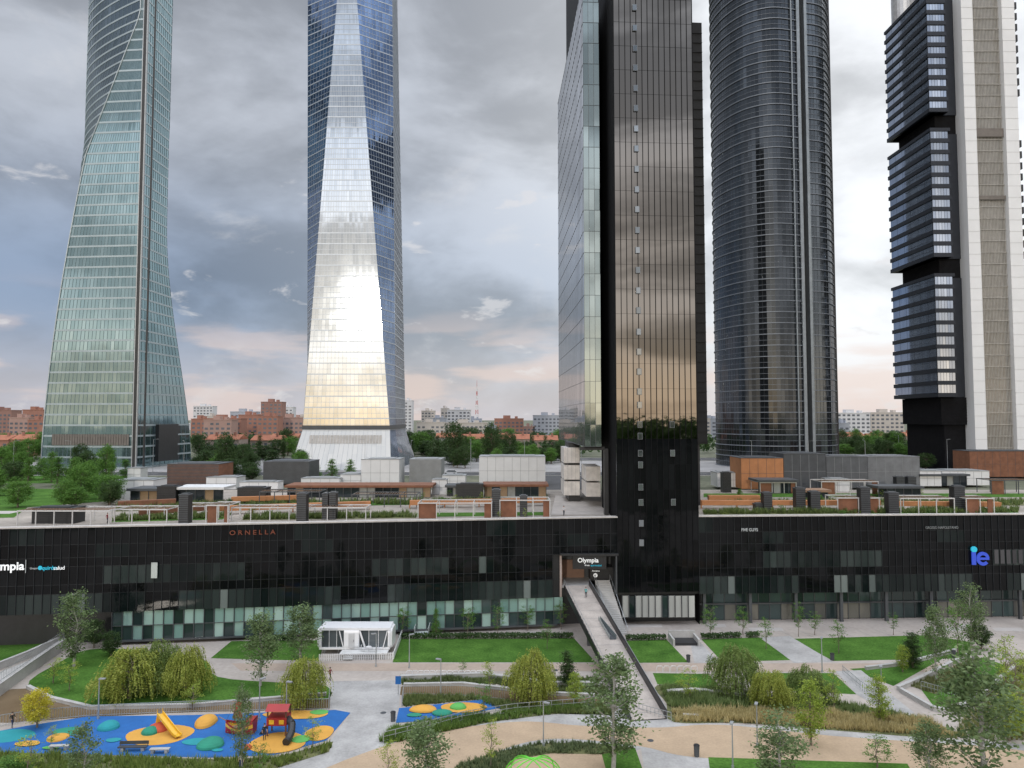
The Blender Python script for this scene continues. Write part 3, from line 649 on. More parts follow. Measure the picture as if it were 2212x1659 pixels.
for i in range(5):
    p=onR(2147+i*13,1217,.22); b.box(p.x,p.x+.7,p.y,p.y+.05,p.z,p.z+2.4)
tag(obj(b,'window_poster',MG('grey_poster',(.03,.03,.033),(.09,.09,.095),0,.4,0)),'grey printed panels behind black glass wall','poster')
b=MB(); p=onL(328,1248); b.box(p.x,p.x+.95,p.y,p.y+.05,p.z,p.z+2.4); tag(obj(b,'white_blind',M('white_blind',(.5,.53,.5),.8)),'white lit panel behind black glass facade','window panel')
# ---------------------------------------------------------------- footbridge & stairs
t=empty('footbridge',(13.4,100,0),'long grey footbridge with dark parapets sloping down to path','bridge')
a=Vector((10.9,118.5,7.0));c=Vector((15.9,82.6,.12)); d=(c-a).normalized(); s=d.cross(Vector((0,0,1))).normalized()
b=MB(); W2=2.05; sR=s if s.x>0 else -s
b.face([a+s*W2,a-s*W2,c-s*W2,c+s*W2]); 
for i in range(14):
    q=a.lerp(c,(i+.5)/14); b.beam(q+s*W2*.98+Vector((0,0,.008)),q-s*W2*.98+Vector((0,0,.008)),.04,.012,1)
obj(b,'deck',[M('bridge_deck',(.39,.345,.305),.85,var=.2,scale=.4,fine=.1),GREY],t)
BS=M('bridge_black_steel',(.03,.03,.033),.4,.4,var=.2)
b=MB(); o_=sR*(W2+.1); b.beam(a+o_+Vector((0,0,.0)),c+o_+Vector((0,0,.1)),.16,1.7); obj(b,'parapet',BS,t)
b=MB(); o_=-sR*(W2+.1); b.beam(a+o_+Vector((0,0,-.35)),c+o_+Vector((0,0,-.1)),.16,1.0); obj(b,'parapet',BS,t)
b=MB(); b.face([a+s*W2-Vector((0,0,.8)),a-s*W2-Vector((0,0,.8)),c-s*W2-Vector((0,0,.1)),c+s*W2-Vector((0,0,.1))]); obj(b,'underside',BS,t)
b=MB()
for sg in (1,-1):
    o_=sR*sg*(W2+.1); b.beam(a+o_+Vector((0,0,1.02)),c+o_+Vector((0,0,1.12)),.05,.05)
o_=-sR*(W2+.1)
for k_ in range(25): q=a.lerp(c,k_/24)+o_; b.box(q.x-.02,q.x+.02,q.y-.02,q.y+.02,q.z,q.z+1.05)
obj(b,'handrail',STEEL,t)
for k_ in (.25,.5):
    b=MB(); q=a.lerp(c,k_); b.box(q.x-.5,q.x+.5,q.y-.5,q.y+.5,0,q.z-.9); obj(b,'pier',DGREY,t)
b=MB(); q0=a.lerp(c,.34);q1=a.lerp(c,.50)
b.face([q0+sR*.5+Vector((0,0,.03)),q0+sR*.7+Vector((0,0,.03)),q1+sR*1.5+Vector((0,0,.03)),q1+sR*.6+Vector((0,0,.03))]); obj(b,'stairwell_dark_sheet',DGREY,t)  # flat dark sheet on the deck, painted as the shaded stairwell
b=MB(); b.beam(q0+sR*.7+Vector((0,0,.35)),q1+sR*1.52+Vector((0,0,.35)),.03,.6); b.beam(q0+sR*.45+Vector((0,0,.35)),q1+sR*.55+Vector((0,0,.35)),.03,.6); obj(b,'glass_balustrade',MG('rail_glass',(.2,.24,.24),(.3,.34,.34),.3,.1,.0),t)
t=empty('outdoor_stair',(16.8,115,0),'pale outdoor stair beside the bridge with steel handrails','stairs')
b=MB(); n=30; p0=Vector((15.6,121.5,7.2)); p1=Vector((17.5,114.6,.1))
for i in range(n):
    q=p0.lerp(p1,i/n); q2=p0.lerp(p1,(i+1)/n); b.box(q.x-1.25,q.x+1.25,q2.y,q.y+.02,max(0,q2.z-.8),q.z)
obj(b,'step',M('pale_step',(.46,.45,.43),.85,var=.1),t); b=MB()
for o_ in (-1.3,1.3):
    b.beam(p0+Vector((o_,0,.95)),p1+Vector((o_,0,.95)),.05,.05)
    for k_ in range(8): q=p0.lerp(p1,k_/7); b.box(q.x+o_-.02,q.x+o_+.02,q.y-.02,q.y+.02,q.z,q.z+.95)
obj(b,'handrail',STEEL,t)
# ---------------------------------------------------------------- roof-level boxes
def pbox(u0,u1,vt,vb,depth,mat,name,label,cat='rooftop unit',z0=DZ,kind='panel',trim=None):
    a=P(u0,vb,z0);c=P(u1,vb,z0);Y=a.y;z1=at((u0+u1)/2,vt,Y).z
    t=empty(name,((a.x+c.x)/2,Y+depth/2,z0),label,cat)
    b=MB(); b.box(a.x,c.x,Y,Y+depth,z0,z1); obj(b,'wall',mat,t)
    b=MB(); w=c.x-a.x;h=z1-z0
    if kind=='panel':
        n=max(2,round(w/2.2))
        for i in range(1,n): b.box(a.x+w*i/n-.03,a.x+w*i/n+.03,Y-.03,Y+.02,z0+.1,z1-.1)
        if h>2.5: b.box(a.x,c.x,Y-.03,Y+.02,z0+h*.5-.03,z0+h*.5+.03)
    else:
        n=max(4,round(h/.35))
        for i in range(n): b.box(a.x+.05,c.x-.05,Y-.08,Y+.02,z0+h*(i+.2)/n,z0+h*(i+.7)/n)
    obj(b,'panel_joint' if kind=='panel' else 'louvre',trim or (GREY if kind=='panel' else mat),t)
    b=MB(); b.box(a.x-.08,c.x+.08,Y-.08,Y+depth+.08,z1,z1+.15); b.box(a.x+w*.15,c.x-w*.15,Y+depth*.15,Y+depth*.85,z1+.15,z1+.3)
    obj(b,'roof',trim or mat,t); return t
CHP=M('charcoal_panel',(.09,.095,.10),.6); MGP=M('mid_grey_panel',(.16,.165,.17),.6)
BOXES=[(360,472,1003,1055,9,CORTEN,'rusty brown steel clad roof pavilion','louvre'),(568,667,998,1045,10,DGREY,'dark grey louvred plant enclosure','louvre'),(780,862,993,1050,9,WHITE,'white panelled roof volume','panel'),(884,953,993,1046,9,GREY,'grey louvred rooftop volume','louvre'),(1035,1178,987,1047,9,WHITE,'wide pale gridded roof volume','panel'),(735,779,1026,1050,8,WHITE,'low white roof volume','panel'),(247,330,1038,1080,6,WHITE,'white stepped roof volume beside trees','panel'),(275,303,1012,1037,4,WHITE,'small white roof turret','panel'),(445,510,1032,1057,6,WHITE,'low white roof volume','panel'),(517,600,1042,1062,4,WHITE,'low white parapet volume','panel'),(650,733,1034,1052,5,WHITE,'low white parapet volume','panel'),(955,1005,1028,1050,5,WHITE,'low white roof volume','panel'),
(1602,1693,990,1056,9,ORANGE,'orange clad roof volume','panel'),(1694,1785,981,1055,10,DGREY,'dark charcoal panelled roof volume','panel'),(1786,1875,987,1054,9,CHP,'charcoal panelled roof volume','panel'),(1876,1988,987,1050,9,MGP,'grey panelled roof volume','panel'),(1550,1601,1022,1052,6,WHITE,'low white roof volume','panel'),(1790,1836,1036,1062,4,WHITE,'low white roof volume','panel'),(1988,2034,1018,1050,5,WHITE,'low white roof volume','panel'),(2036,2138,1018,1048,7,WHITE,'white framed terrace pavilion','panel'),(2096,2260,975,1030,8,CORTEN,'rusty brown panelled roof volume','panel'),
(338,379,1052,1089,3,BLACK,'black louvred roof cabin','louvre'),(512,574,1055,1087,3,BLACK,'black louvred roof cabin','louvre'),(985,1043,1047,1078,3,BLACK,'black louvred roof cabin','louvre'),(933,965,1037,1068,3,WHITE,'small white roof cabin','panel'),(68,160,1099,1131,3,BLACK,'long black plant box on roof edge','louvre'),(1562,1580,1022,1064,2,BLACK,'black louvred flue box','louvre')]
for B in BOXES: pbox(B[0],B[1],B[2],B[3],B[4],B[5],'roof_pavilion',B[6],'rooftop unit',kind=B[7],trim=(GREY if B[5] is WHITE else (DGREY if B[5] in (ORANGE,CORTEN) else None)))
for i,(u0,u1,vt,vb) in enumerate([(385,406,1070,1131),(640,661,1068,1129),(695,708,1068,1122),(710,725,1066,1122),(1063,1081,1060,1116),(1123,1139,1073,1116),(1650,1669,1066,1106),(1720,1741,1056,1106),(1752,1773,1064,1108),(1860,1881,1055,1109),(1920,1943,1066,1111),(2062,2086,1052,1106),(1937,1955,1031,1062),(1962,1980,1031,1060),(1632,1650,1090,1105)]):
    o=pbox(u0,u1,vt,vb,1.5,BLACK,'ventilation_chimney','black louvred ventilation chimney on roof terrace','chimney',kind='louvre',trim=DGREY); o['group']='black ventilation chimneys on the roof terrace'
def pavilion(u0,u1,vt,vb,depth,beam,label):
    a=P(u0,vb,DZ);c=P(u1,vb,DZ);Y=a.y;z1=at((u0+u1)/2,vt,Y).z
    t=empty('glazed_pavilion',((a.x+c.x)/2,Y+depth/2,DZ),label,'pavilion')
    g=MB();w=c.x-a.x;n=max(3,round(w/1.8))
    for i in range(n): g.face([(a.x+w*i/n,Y+.4,DZ+.05),(a.x+w*(i+1)/n,Y+.4,DZ+.05),(a.x+w*(i+1)/n,Y+.4,z1-.5),(a.x+w*i/n,Y+.4,z1-.5)],R.choice((0,0,1,0,2)))
    obj(g,'glazing',[DGLASS,M('warm_interior',(.30,.20,.11),.6),M('pale_interior',(.28,.29,.27),.5)],t)
    b=MB(); b.box(a.x-.5,c.x+.5,Y-.5,Y+depth,z1-.5,z1); obj(b,'canopy',beam,t)
    b=MB()
    for i in range(n+1): b.box(a.x+w*i/n-.06,a.x+w*i/n+.06,Y+.25,Y+.38,DZ+.01,z1-.5)
    obj(b,'mullion',DGREY,t)
for q in ((280,338,1055,1088,6,DGREY,'small dark glazed roof pavilion'),(380,480,1052,1088,6,WHITE,'glazed roof pavilion with white canopy'),(620,930,1048,1075,7,CORTEN,'long glazed restaurant pavilion under rusty canopy'),(966,984,1048,1072,5,DGREY,'narrow glazed roof pavilion'),(1046,1180,1046,1074,7,CORTEN,'glazed pavilion under long rusty canopy'),(1640,1720,1036,1066,6,DGREY,'dark glazed roof pavilion'),(1990,2090,1024,1050,6,DGREY,'dark glazed roof pavilion'),(1900,1990,1050,1074,5,DGREY,'low dark glazed roof pavilion'),(1735,1790,1058,1078,4,WOOD,'low timber fronted roof pavilion')): pavilion(*q)
def longbeam(u0,v0,u1,v1,h,mat,name,label):
    a=P(u0,v0,DZ);c=P(u1,v1,DZ); b=MB(); b.beam(a+Vector((0,0,h)),c+Vector((0,0,h)),1.2,.9)
    n=max(2,int((c-a).length/6))
    for i in range(n+1):
        q=a.lerp(c,i/n); b.box(q.x-.1,q.x+.1,q.y-.1,q.y+.1,DZ,DZ+h-.4)
    tag(obj(b,name,mat),label,'canopy')
for q in ((455,1112,800,1100),(885,1098,1180,1092),(1515,1098,1900,1098),(1930,1100,2160,1102),(500,1090,640,1086),(1530,1086,1640,1086)): longbeam(*q,1.1,ORANGE,'orange_canopy','long orange steel canopy beam over roof terrace')
longbeam(300,1120,455,1108,1.0,CORTEN,'rusty_canopy','rusty steel canopy edge on roof terrace')
longbeam(255,1098,380,1092,.9,CORTEN,'rusty_canopy','rusty steel canopy edge on roof terrace')
def pergola(u0,u1,vt,vb,depth,mat,fill,label):
    a=P(u0,vb,DZ);c=P(u1,vb,DZ);Y=a.y;z1=at((u0+u1)/2,vt,Y).z; w=c.x-a.x;n=max(2,round(w/3.1))
    t=empty('terrace_pergola',((a.x+c.x)/2,Y+depth/2,DZ),label,'pergola')
    for i in range(n+1):
        x_=a.x+w*i/n
        for yy in (Y,Y+depth): b=MB(); b.box(x_-.07,x_+.07,yy-.07,yy+.07,DZ,z1-.15); obj(b,'post',mat,t)
    b=MB()
    b.box(a.x-.09,c.x+.09,Y-.09,Y+.09,z1-.15,z1+.03); b.box(a.x-.09,c.x+.09,Y+depth-.09,Y+depth+.09,z1-.15,z1+.03)
    for i in range(n+1): b.box(a.x+w*i/n-.06,a.x+w*i/n+.06,Y+.09,Y+depth-.09,z1-.14,z1)
    obj(b,'beam',mat,t)
    b=MB()
    for i in range(int(w/.5)): b.box(a.x+.3+i*.5,a.x+.36+i*.5,Y+.1,Y+depth*.55,z1+.03,z1+.1)
    obj(b,'slat_roof',WOOD,t)
    if fill:
        b=MB(); b.box(a.x+.1,a.x+w/n-.1,Y+.2,Y+.35,DZ,z1-.2); obj(b,'infill_panel',CORTEN,t)
        b=MB(); b.box(c.x-w/n*.4,c.x-.1,Y+.2,Y+.35,DZ,z1-.2); obj(b,'infill_panel',CORTEN,t)
for q in ((37,235,1103,1136,6,FRAMEW,0,'white steel pergola frame on roof edge'),(247,360,1100,1130,5,FRAMEW,0,'white steel pergola frame on the terrace'),(385,445,1093,1122,5,FRAMEW,0,'white steel pergola frame on the terrace'),(445,492,1091,1130,5,FRAMEW,1,'white pergola with rusty infill panel'),(500,790,1096,1126,4,FRAMEW,0,'low white pergola along the roof terrace'),(903,1062,1086,1120,5,FRAMEW,1,'white pergola with rusty infill'),(1080,1188,1080,1117,5,FRAMEW,1,'white pergola with rusty side panel'),(1642,1720,1042,1066,6,FRAMEW,1,'white pergola at rear terrace'),(1775,1898,1040,1068,6,FRAMEW,1,'white pergola at rear terrace'),(1810,1900,1075,1108,5,FRAMEW,1,'white pergola with brown infill'),(1946,2062,1076,1109,5,FRAMEW,0,'white pergola on roof terrace'),(2088,2148,1076,1109,5,FRAMEW,1,'white pergola with brown infill'),(2142,2230,1037,1068,5,DGREY,1,'dark pergola with brown infill'),(560,690,1062,1092,5,DGREY,0,'dark slatted pergola on roof terrace'),(760,900,1068,1096,5,DGREY,0,'dark slatted pergola on roof terrace')): pergola(*q)
def rsheet(name,px,z,mat): return sheet(name,px,z,mat,DZ)
rsheet('roof_planting',[(240,1128),(480,1122),(500,1112),(260,1118)],.02,LAWN); rsheet('roof_planting',[(520,1124),(900,1119),(880,1111),(540,1116)],.02,ROUGH)
rsheet('roof_planting',[(900,1117),(1190,1113),(1180,1106),(900,1108)],.02,LAWN); rsheet('roof_planting',[(1520,1112),(1860,1110),(1860,1104),(1520,1106)],.02,ROUGH)
rsheet('roof_planting',[(1880,1110),(2200,1110),(2200,1100),(1880,1102)],.02,LAWN); rsheet('roof_planting',[(250,1105),(640,1095),(640,1080),(250,1090)],.02,ROUGH)
rsheet('roof_planting',[(660,1094),(1180,1086),(1180,1078),(660,1084)],.02,LAWN); rsheet('roof_planting',[(1540,1092),(2212,1092),(2212,1080),(1540,1082)],.02,ROUGH)
rsheet('roof_planting',[(1520,1074),(2212,1074),(2212,1066),(1520,1066)],.02,LAWN)
rsheet('roof_lawn',[(-160,1122),(30,1118),(60,1096),(243,1082),(243,1056),(-160,1056)],.02,LAWN)
rsheet('roof_path',[(-160,1112),(20,1110),(50,1104),(-160,1104)],.03,PALE)
sheet('rear_lawn',[(-260,1044),(280,1044),(300,1008),(-260,1008)],.012,LAWN,RZ)
rsheet('roof_paving',[(1190,1112),(1330,1112),(1300,1085),(1200,1070)],.02,M('pale_roof_paving',(.42,.38,.34),.85))
t=empty('stacked_base_block',(11,150,DZ),'white stacked panels supporting the floating tower slab','building base')
b=MB()
for i,(vt,vb) in enumerate(((967,1000),(1005,1036),(1040,1070))):
    z0=at(1233,vb,147).z; z1=at(1233,vt,147).z; x0=at(1218,980,147).x; x1=at(1252,980,147).x
    b.box(x0,x1,147,156,z0,z1)
    for k_ in (1,2,3): b.box(x0+(x1-x0)*k_/4-.02,x0+(x1-x0)*k_/4+.02,146.97,147.02,z0,z1,1)
    x0=at(1266,980,138).x;x1=at(1297,980,138).x; z0=at(1280,vb+3,138).z; z1=at(1280,vt+3,138).z
    if i: b.box(x0,x1,138.2,147,z0,z1)
obj(b,'white_panel',[M('offwhite_panel',(.62,.585,.54),.6),GREY],t)
b=MB(); b.box(12,14.4,148,158,DZ,29.98); b.beam((12.4,128,29.6),(17.0,128,29.6),.5,.6); b.box(16.8,17.5,126.8,128.4,DZ,29.6); b.box(31,38,141,150,DZ,29.98)
obj(b,'black_frame',BLACK,t)
b=MB(); b.box(32.3,33.4,133,140,DZ,26.5); tag(obj(b,'white_fin_wall',WHITE),'white upright wall beside tower core on roof','wall')
# ---------------------------------------------------------------- trees
BARK=M('bark',(.16,.13,.10),.9,var=.3,scale=3); PBARK=M('pale_bark',(.34,.33,.30),.85,var=.3,scale=3)
def tree_proto(kind,seed,leafmat,bark):
    r=random.Random(seed); tr=MB(); lf=MB(); H=10.
    prof={'poplar':(lambda t:1.85*math.sin(math.pi*min(1,max(0,(t-.13)/.92))**.95)**.75*(1.05-.25*t)),
          'round':(lambda t:3.3*math.sqrt(max(0,1-((t-.6)/.42)**2))),
          'cypress':(lambda t:.95*math.sin(math.pi*min(1,max(0,(t-.03)/.99)))**.6*(1.2-.7*t)),
          'conifer':(lambda t:max(0,2.4*(1.03-t)) if t>.15 else 0),
          'sapling':(lambda t:1.7*math.sqrt(max(0,1-((t-.66)/.38)**2))),
          'willow':(lambda t:3.6*math.sqrt(max(0,1-((t-.5)/.5)**2)))}[kind]
    ztop={'sapling':.92,'round':.75,'willow':.7}.get(kind,.96)
    lean=[(r.uniform(-.15,.15),r.uniform(-.15,.15)) for _ in range(7)]
    pts=[Vector((0,0,0))]+[Vector((lean[i][0]*(i+1)/3,lean[i][1]*(i+1)/3,H*ztop*(i+1)/7)) for i in range(7)]
    r0={'sapling':.09,'willow':.28,'round':.26}.get(kind,.15)
    for i in range(7): tr.cyl(pts[i],pts[i+1],r0*(1-i/8),r0*(1-(i+1)/8)+.01,7)
    ncl={'poplar':78,'round':110,'cypress':70,'conifer':95,'sapling':34,'willow':110}[kind]
    nl={'poplar':44,'round':48,'cypress':60,'conifer':38,'sapling':26,'willow':3}[kind]
    def leaf(c,sz):
        n_=Vector((r.gauss(0,1),r.gauss(0,1),r.gauss(0,1)+.6)).normalized(); a=n_.orthogonal().normalized(); a.rotate(Matrix.Rotation(r.uniform(0,6.28),3,n_)); b=n_.cross(a)
        a*=sz;b*=sz*.6; lf.face([c-a,c-b*.9,c+a,c+b*.9])
    for i in range(ncl):
        while True:
            t_=r.uniform(.08,1.); R0=prof(t_)
            if R0>0.05 and r.random()<R0/3.6+.25: break
        an=r.uniform(0,6.283); rr=R0*math.sqrt(r.uniform(.12,1))*r.uniform(.75,1.2)
        c=Vector((math.cos(an)*rr,math.sin(an)*rr,H*t_))
        if kind!='cypress' and (i%2==0 or kind=='sapling'):
            zb=min(H*ztop*.98,max(H*.12,c.z-rr*1.1)); k_=int(zb/(H*ztop)*7); q=pts[min(k_,7)].lerp(pts[min(k_+1,7)],zb/(H*ztop)*7-k_)
            tr.cyl(q,c,.04 if kind!='sapling' else .025,.012,4)
        if kind=='willow':
            if t_<.45 and r.random()<.5: continue
            for s_ in range(11):
                q=c+Vector((r.gauss(0,.45),r.gauss(0,.45),r.gauss(0,.3))); L=r.uniform(1.4,max(1.8,min(5.2,q.z-.3))); o_=Vector((q.x,q.y,0)); o_=o_.normalized()*.08 if o_.length>.1 else o_
                m=int(L/.2)
                for k_ in range(m):
                    if q.z<.3: break
                    leaf(q,r.uniform(.12,.2)); q=q+Vector((r.gauss(0,.03),r.gauss(0,.03),-.2))+o_*(1-k_/m)
        else:
            sg=.34 if kind!='sapling' else .28
            if kind=='round': sg=.5
            sgs=sg*r.uniform(.7,1.3)
            for k_ in range(nl):
                leaf(c+Vector((r.gauss(0,sgs),r.gauss(0,sgs),r.gauss(0,sgs*.8))),r.uniform(.09,.17) if kind!='round' else r.uniform(.14,.26))
    e=empty(kind+'_tree',(0,0,0),'x','tree')
    def mk(mb,nm,mt):
        me=bpy.data.meshes.new(nm); me.from_pydata(mb.v,[],mb.f); me.materials.append(mt); o=bpy.data.objects.new(nm,me); COL.objects.link(o); o.parent=e
    mk(tr,'trunk',bark); mk(lf,'crown',leafmat); return e
LG=ML('leaf_grey_green',(.09,.14,.055),(.22,.30,.13)); LD=ML('leaf_dark',(.03,.065,.02),(.085,.14,.045)); LW=ML('leaf_willow',(.20,.25,.04),(.42,.45,.10)); LM=ML('leaf_mid_green',(.06,.15,.025),(.16,.30,.06)); LY=ML('leaf_yellow',(.42,.38,.03),(.66,.58,.07)); LYG=ML('leaf_yellow_green',(.18,.27,.04),(.38,.46,.08))
LW2=ML('leaf_olive_willow',(.11,.17,.04),(.25,.32,.10))
PR={}
def hash_(s): return sum(ord(c)*(i+3) for i,c in enumerate(s))
def proto(key,kind,mat,bark,n):
    PR[key]=[tree_proto(kind,hash_(key)+i,mat,bark) for i in range(n)]
proto('poplar','poplar',LG,PBARK,4); proto('round','round',LD,BARK,3); proto('roundm','round',LM,BARK,2); proto('cypress','cypress',LD,BARK,1); proto('conifer','conifer',LM,BARK,2)
proto('sapling','sapling',LM,BARK,2); proto('willow','willow',LW,BARK,2); proto('willowo','willow',LW2,BARK,1); proto('yellow','round',LY,BARK,1); proto('ysap','sapling',LYG,BARK,2); proto('ycon','poplar',LYG,BARK,2)
WID={'poplar':4.0,'round':7.2,'roundm':7.2,'cypress':2.0,'conifer':4.6,'sapling':3.8,'willow':7.6,'willowo':7.6,'yellow':7.2,'ysap':3.8,'ycon':4.2}
LAB={'poplar':'slender grey-green poplar with pale trunk in the park','round':'broad dark green tree beyond the roof terrace','roundm':'rounded mid-green tree beyond the terrace','cypress':'narrow dark green cypress among houses','conifer':'conical green tree with layered branches','sapling':'young thin green tree on paved promenade','willow':'yellow-green weeping willow on the lawn','willowo':'olive weeping willow on the lawn','yellow':'small bright yellow tree beside playground fence','ysap':'young yellow-green sapling in planting bed','ycon':'bright yellow-green conical tree in bed'}
used=set()
def tree(key,u,vb,vt,w,zg=0.,grp=None):
    p=P(u,vb,zg); h=at(u,vt,p.y).z-zg
    wm=w/F*p.y; s=wm/WID[key]; ps=PR[key]; q=R.choice(ps)
    if q.name not in used:
        used.add(q.name); o=q; o.location=p; o.rotation_euler=(0,0,R.uniform(0,6.28)); o.scale=(s,s,h/10.)
    else: o=dup(q,p,R.uniform(0,6.28),(s,s,h/10.))
    o['label']=LAB[key] if grp is None else 'small green tree planted on the roof terrace'; o['group']=grp or ('park trees in front of the black building' if zg<1 else 'trees behind the roof terrace')
    return o
for q in [('poplar',160,1440,1275,80),('round',203,1400,1340,40),('round',240,1417,1365,42),('poplar',562,1482,1325,82),('poplar',648,1442,1308,85),('yellow',80,1572,1490,58),('ysap',150,1492,1430,44),('willow',280,1508,1405,130),('willowo',335,1490,1385,110),('willow',402,1500,1397,90),('ysap',115,1476,1424,45),('ysap',415,1532,1480,45),('willow',660,1522,1424,90),('willow',1150,1512,1405,95),('willowo',1588,1498,1394,98),('willow',1665,1527,1447,85),('willowo',1748,1516,1440,85),
('sapling',870,1377,1308,38),('conifer',942,1374,1312,26),('sapling',1010,1378,1308,42),('sapling',1075,1377,1304,36),('sapling',1140,1362,1308,36),('sapling',1212,1360,1300,32),('sapling',795,1362,1318,30),('sapling',720,1352,1320,24),('sapling',1182,1402,1338,30),('cypress',1225,1482,1408,30),('ycon',1243,1522,1455,42),('ysap',1058,1494,1428,36),('sapling',1045,1552,1472,36),('poplar',1325,1662,1412,140),('poplar',918,1725,1562,110),('sapling',1535,1378,1308,40),('sapling',1605,1372,1310,36),('sapling',1655,1402,1332,36),('sapling',1760,1372,1320,32),('sapling',1812,1412,1338,36),
('ycon',1752,1610,1466,72),('ysap',1802,1537,1450,46),('ycon',1900,1565,1458,55),('poplar',1688,1712,1540,110),('poplar',2122,1730,1408,180),('poplar',2022,1472,1308,60),('poplar',2098,1402,1264,64),('round',2120,1402,1354,42),('cypress',1972,1442,1368,34),('ycon',1950,1452,1392,34),('ysap',2172,1485,1375,60),('poplar',178,1725,1560,72),('ysap',1060,1662,1556,46),('poplar',522,1662,1480,52),('ysap',676,1615,1550,44),('ysap',836,1712,1600,50),('ysap',1490,1512,1450,55),('sapling',1725,1375,1300,28),('sapling',2070,1420,1300,50),('sapling',1895,1660,1590,70),('ysap',60,1700,1590,60),('ysap',110,1612,1570,30),('roundm',20,1690,1640,90),('ysap',2192,1560,1400,70),('ycon',2180,1600,1490,80),('sapling',1930,1372,1322,24),('poplar',2010,1700,1560,80),('sapling',1000,1460,1420,20),('sapling',560,1690,1600,40)]: tree(*q)
for i in range(46):
    u=R.uniform(-30,250); vb=R.uniform(1000,1098); tree(R.choice(('round','roundm','roundm','conifer')),u,vb,vb-R.uniform(38,80)*(1 if vb>1040 else .8),R.uniform(36,60),DZ if vb>1044 else RZ)
for i in range(38):
    u=R.uniform(415,650); vb=R.uniform(975,1040); tree(R.choice(('round','roundm','round','cypress')),u,vb,vb-R.uniform(28,54),R.uniform(26,46),RZ)
for i in range(54):
    u=R.uniform(865,1215); vb=R.uniform(965,1012); tree(R.choice(('round','round','roundm','cypress')),u,vb,vb-R.uniform(26,50),R.uniform(26,50),RZ)
for i in range(24):
    u=R.uniform(1810,1960); vb=R.uniform(968,1000); tree(R.choice(('round','roundm')),u,vb,vb-R.uniform(26,48),R.uniform(26,44),RZ)
for i in range(14):
    tree('roundm',R.uniform(-20,95),R.uniform(965,985),R.uniform(932,950),34,RZ)
for u,vb,vt,w in ((683,1040,1000,34),(716,1042,992,40),(757,1040,993,38),(485,1035,938,56),(980,1008,915,50),(1062,1006,918,52),(1100,1000,935,36),(2000,1015,980,40),(270,1040,990,40)): tree('conifer' if w<45 and u<800 else 'round',u,vb,vt,w,RZ)
for u in (1005,1150,1178,560,612,945): tree('cypress',u,990,942,12,RZ)
for i in range(34):
    u=R.choice((R.uniform(250,1180),R.uniform(1530,2190))); vb=R.choice((R.uniform(1108,1122),R.uniform(1082,1098),R.uniform(1064,1076))); tree(R.choice(('roundm','sapling','ysap','round')),u,vb,vb-R.uniform(9,24),R.uniform(10,20),DZ+.02,'small trees and shrubs on the roof terrace')
for l in PR.values():
    for q in l:
        if q.name not in used:
            for c in list(q.children): bpy.data.objects.remove(c)
            bpy.data.objects.remove(q)
def wood(x0,x1,y0,y1,zb,n,h0,h1,r0,r1,ls,seed,label):
    b=MB(); r=random.Random(seed)
    for i in range(n):
        cx=r.uniform(x0,x1); cy=r.uniform(y0,y1); hh=r.uniform(h0,h1); rr=r.uniform(r0,r1)
        for k in range(34):
            n_=Vector((r.gauss(0,1),r.gauss(0,1),r.gauss(0,1))).normalized(); q=Vector((cx,cy,zb+hh*.55))+Vector((n_.x*rr,n_.y*rr,n_.z*hh*.45))*r.uniform(.6,1.05)
            a=n_.orthogonal().normalized()*r.uniform(.5,1.1)*ls; a.rotate(Matrix.Rotation(r.uniform(0,6.28),3,n_)); c=n_.cross(a)
            b.face([q-a,q-c,q+a,q+c])
    tag(obj(b,'far_wood',LD,origin=((x0+x1)/2,(y0+y1)/2,zb)),label,'trees',kind='stuff')
wood(-430,430,326,520,RZ,700,5,9.5,3,5.5,1.,5,'dark green mass of trees around distant houses')
wood(-520,620,-560,-460,0,900,26,42,7,12,2.6,6,'tall dark trees mirrored in the glass towers')
# ---------------------------------------------------------------- city
def city(u0,u1,vt,Y,wall,label,floorh=3.2):
    a=at(u0,905,Y).x;c=at(u1,905,Y).x;z1=at((u0+u1)/2,vt,Y).z; dp=max(12,(c-a)*.4)
    t=empty('apartment_block',((a+c)/2,Y+dp/2,RZ),label,'building','city apartment blocks')
    b=MB(); b.box(a,c,Y,Y+dp,RZ,z1); b.box(a-.2,c+.2,Y-.2,Y+dp+.2,z1,z1+.6)
    obj(b,'wall',wall,t)
    b=MB(); nf=int((z1-RZ)/floorh); w=c-a; nc=max(2,int(w/3.4))
    for k in range(nf):
        for j in range(nc):
            if R.random()<.06: continue
            x0=a+w*(j+.2)/nc;x1=a+w*(j+.78)/nc;z0=RZ+k*floorh+1.
            b.box(x0,x1,Y-.06,Y+.05,z0,z0+1.5)
    obj(b,'window_rows',M('city_window',(.10,.11,.13),.3,var=.4,scale=.2),t)
    for x0,x1,d1,hh in ((.3,.55,7,3.2),(.7,.8,6,2.4)): b=MB(); b.box(a+w*x0,a+w*x1,Y+2,Y+d1,z1+.6,z1+hh); obj(b,'roof_hut',wall,t)
BRK=M('brick_red',(.33,.165,.12),.9,var=.12,scale=.1); BRK2=M('brick_brown',(.28,.16,.13),.9,var=.12,scale=.1); BEI=M('beige_render',(.48,.44,.40),.9,var=.08,scale=.1); WHR=M('white_render',(.58,.58,.59),.9,var=.06,scale=.1); GRR=M('grey_render',(.36,.38,.42),.9,var=.08,scale=.1); PNK=M('pinkish_brick',(.38,.25,.21),.9,var=.1,scale=.1)  # grey render bluish: slight distance haze put into its colour
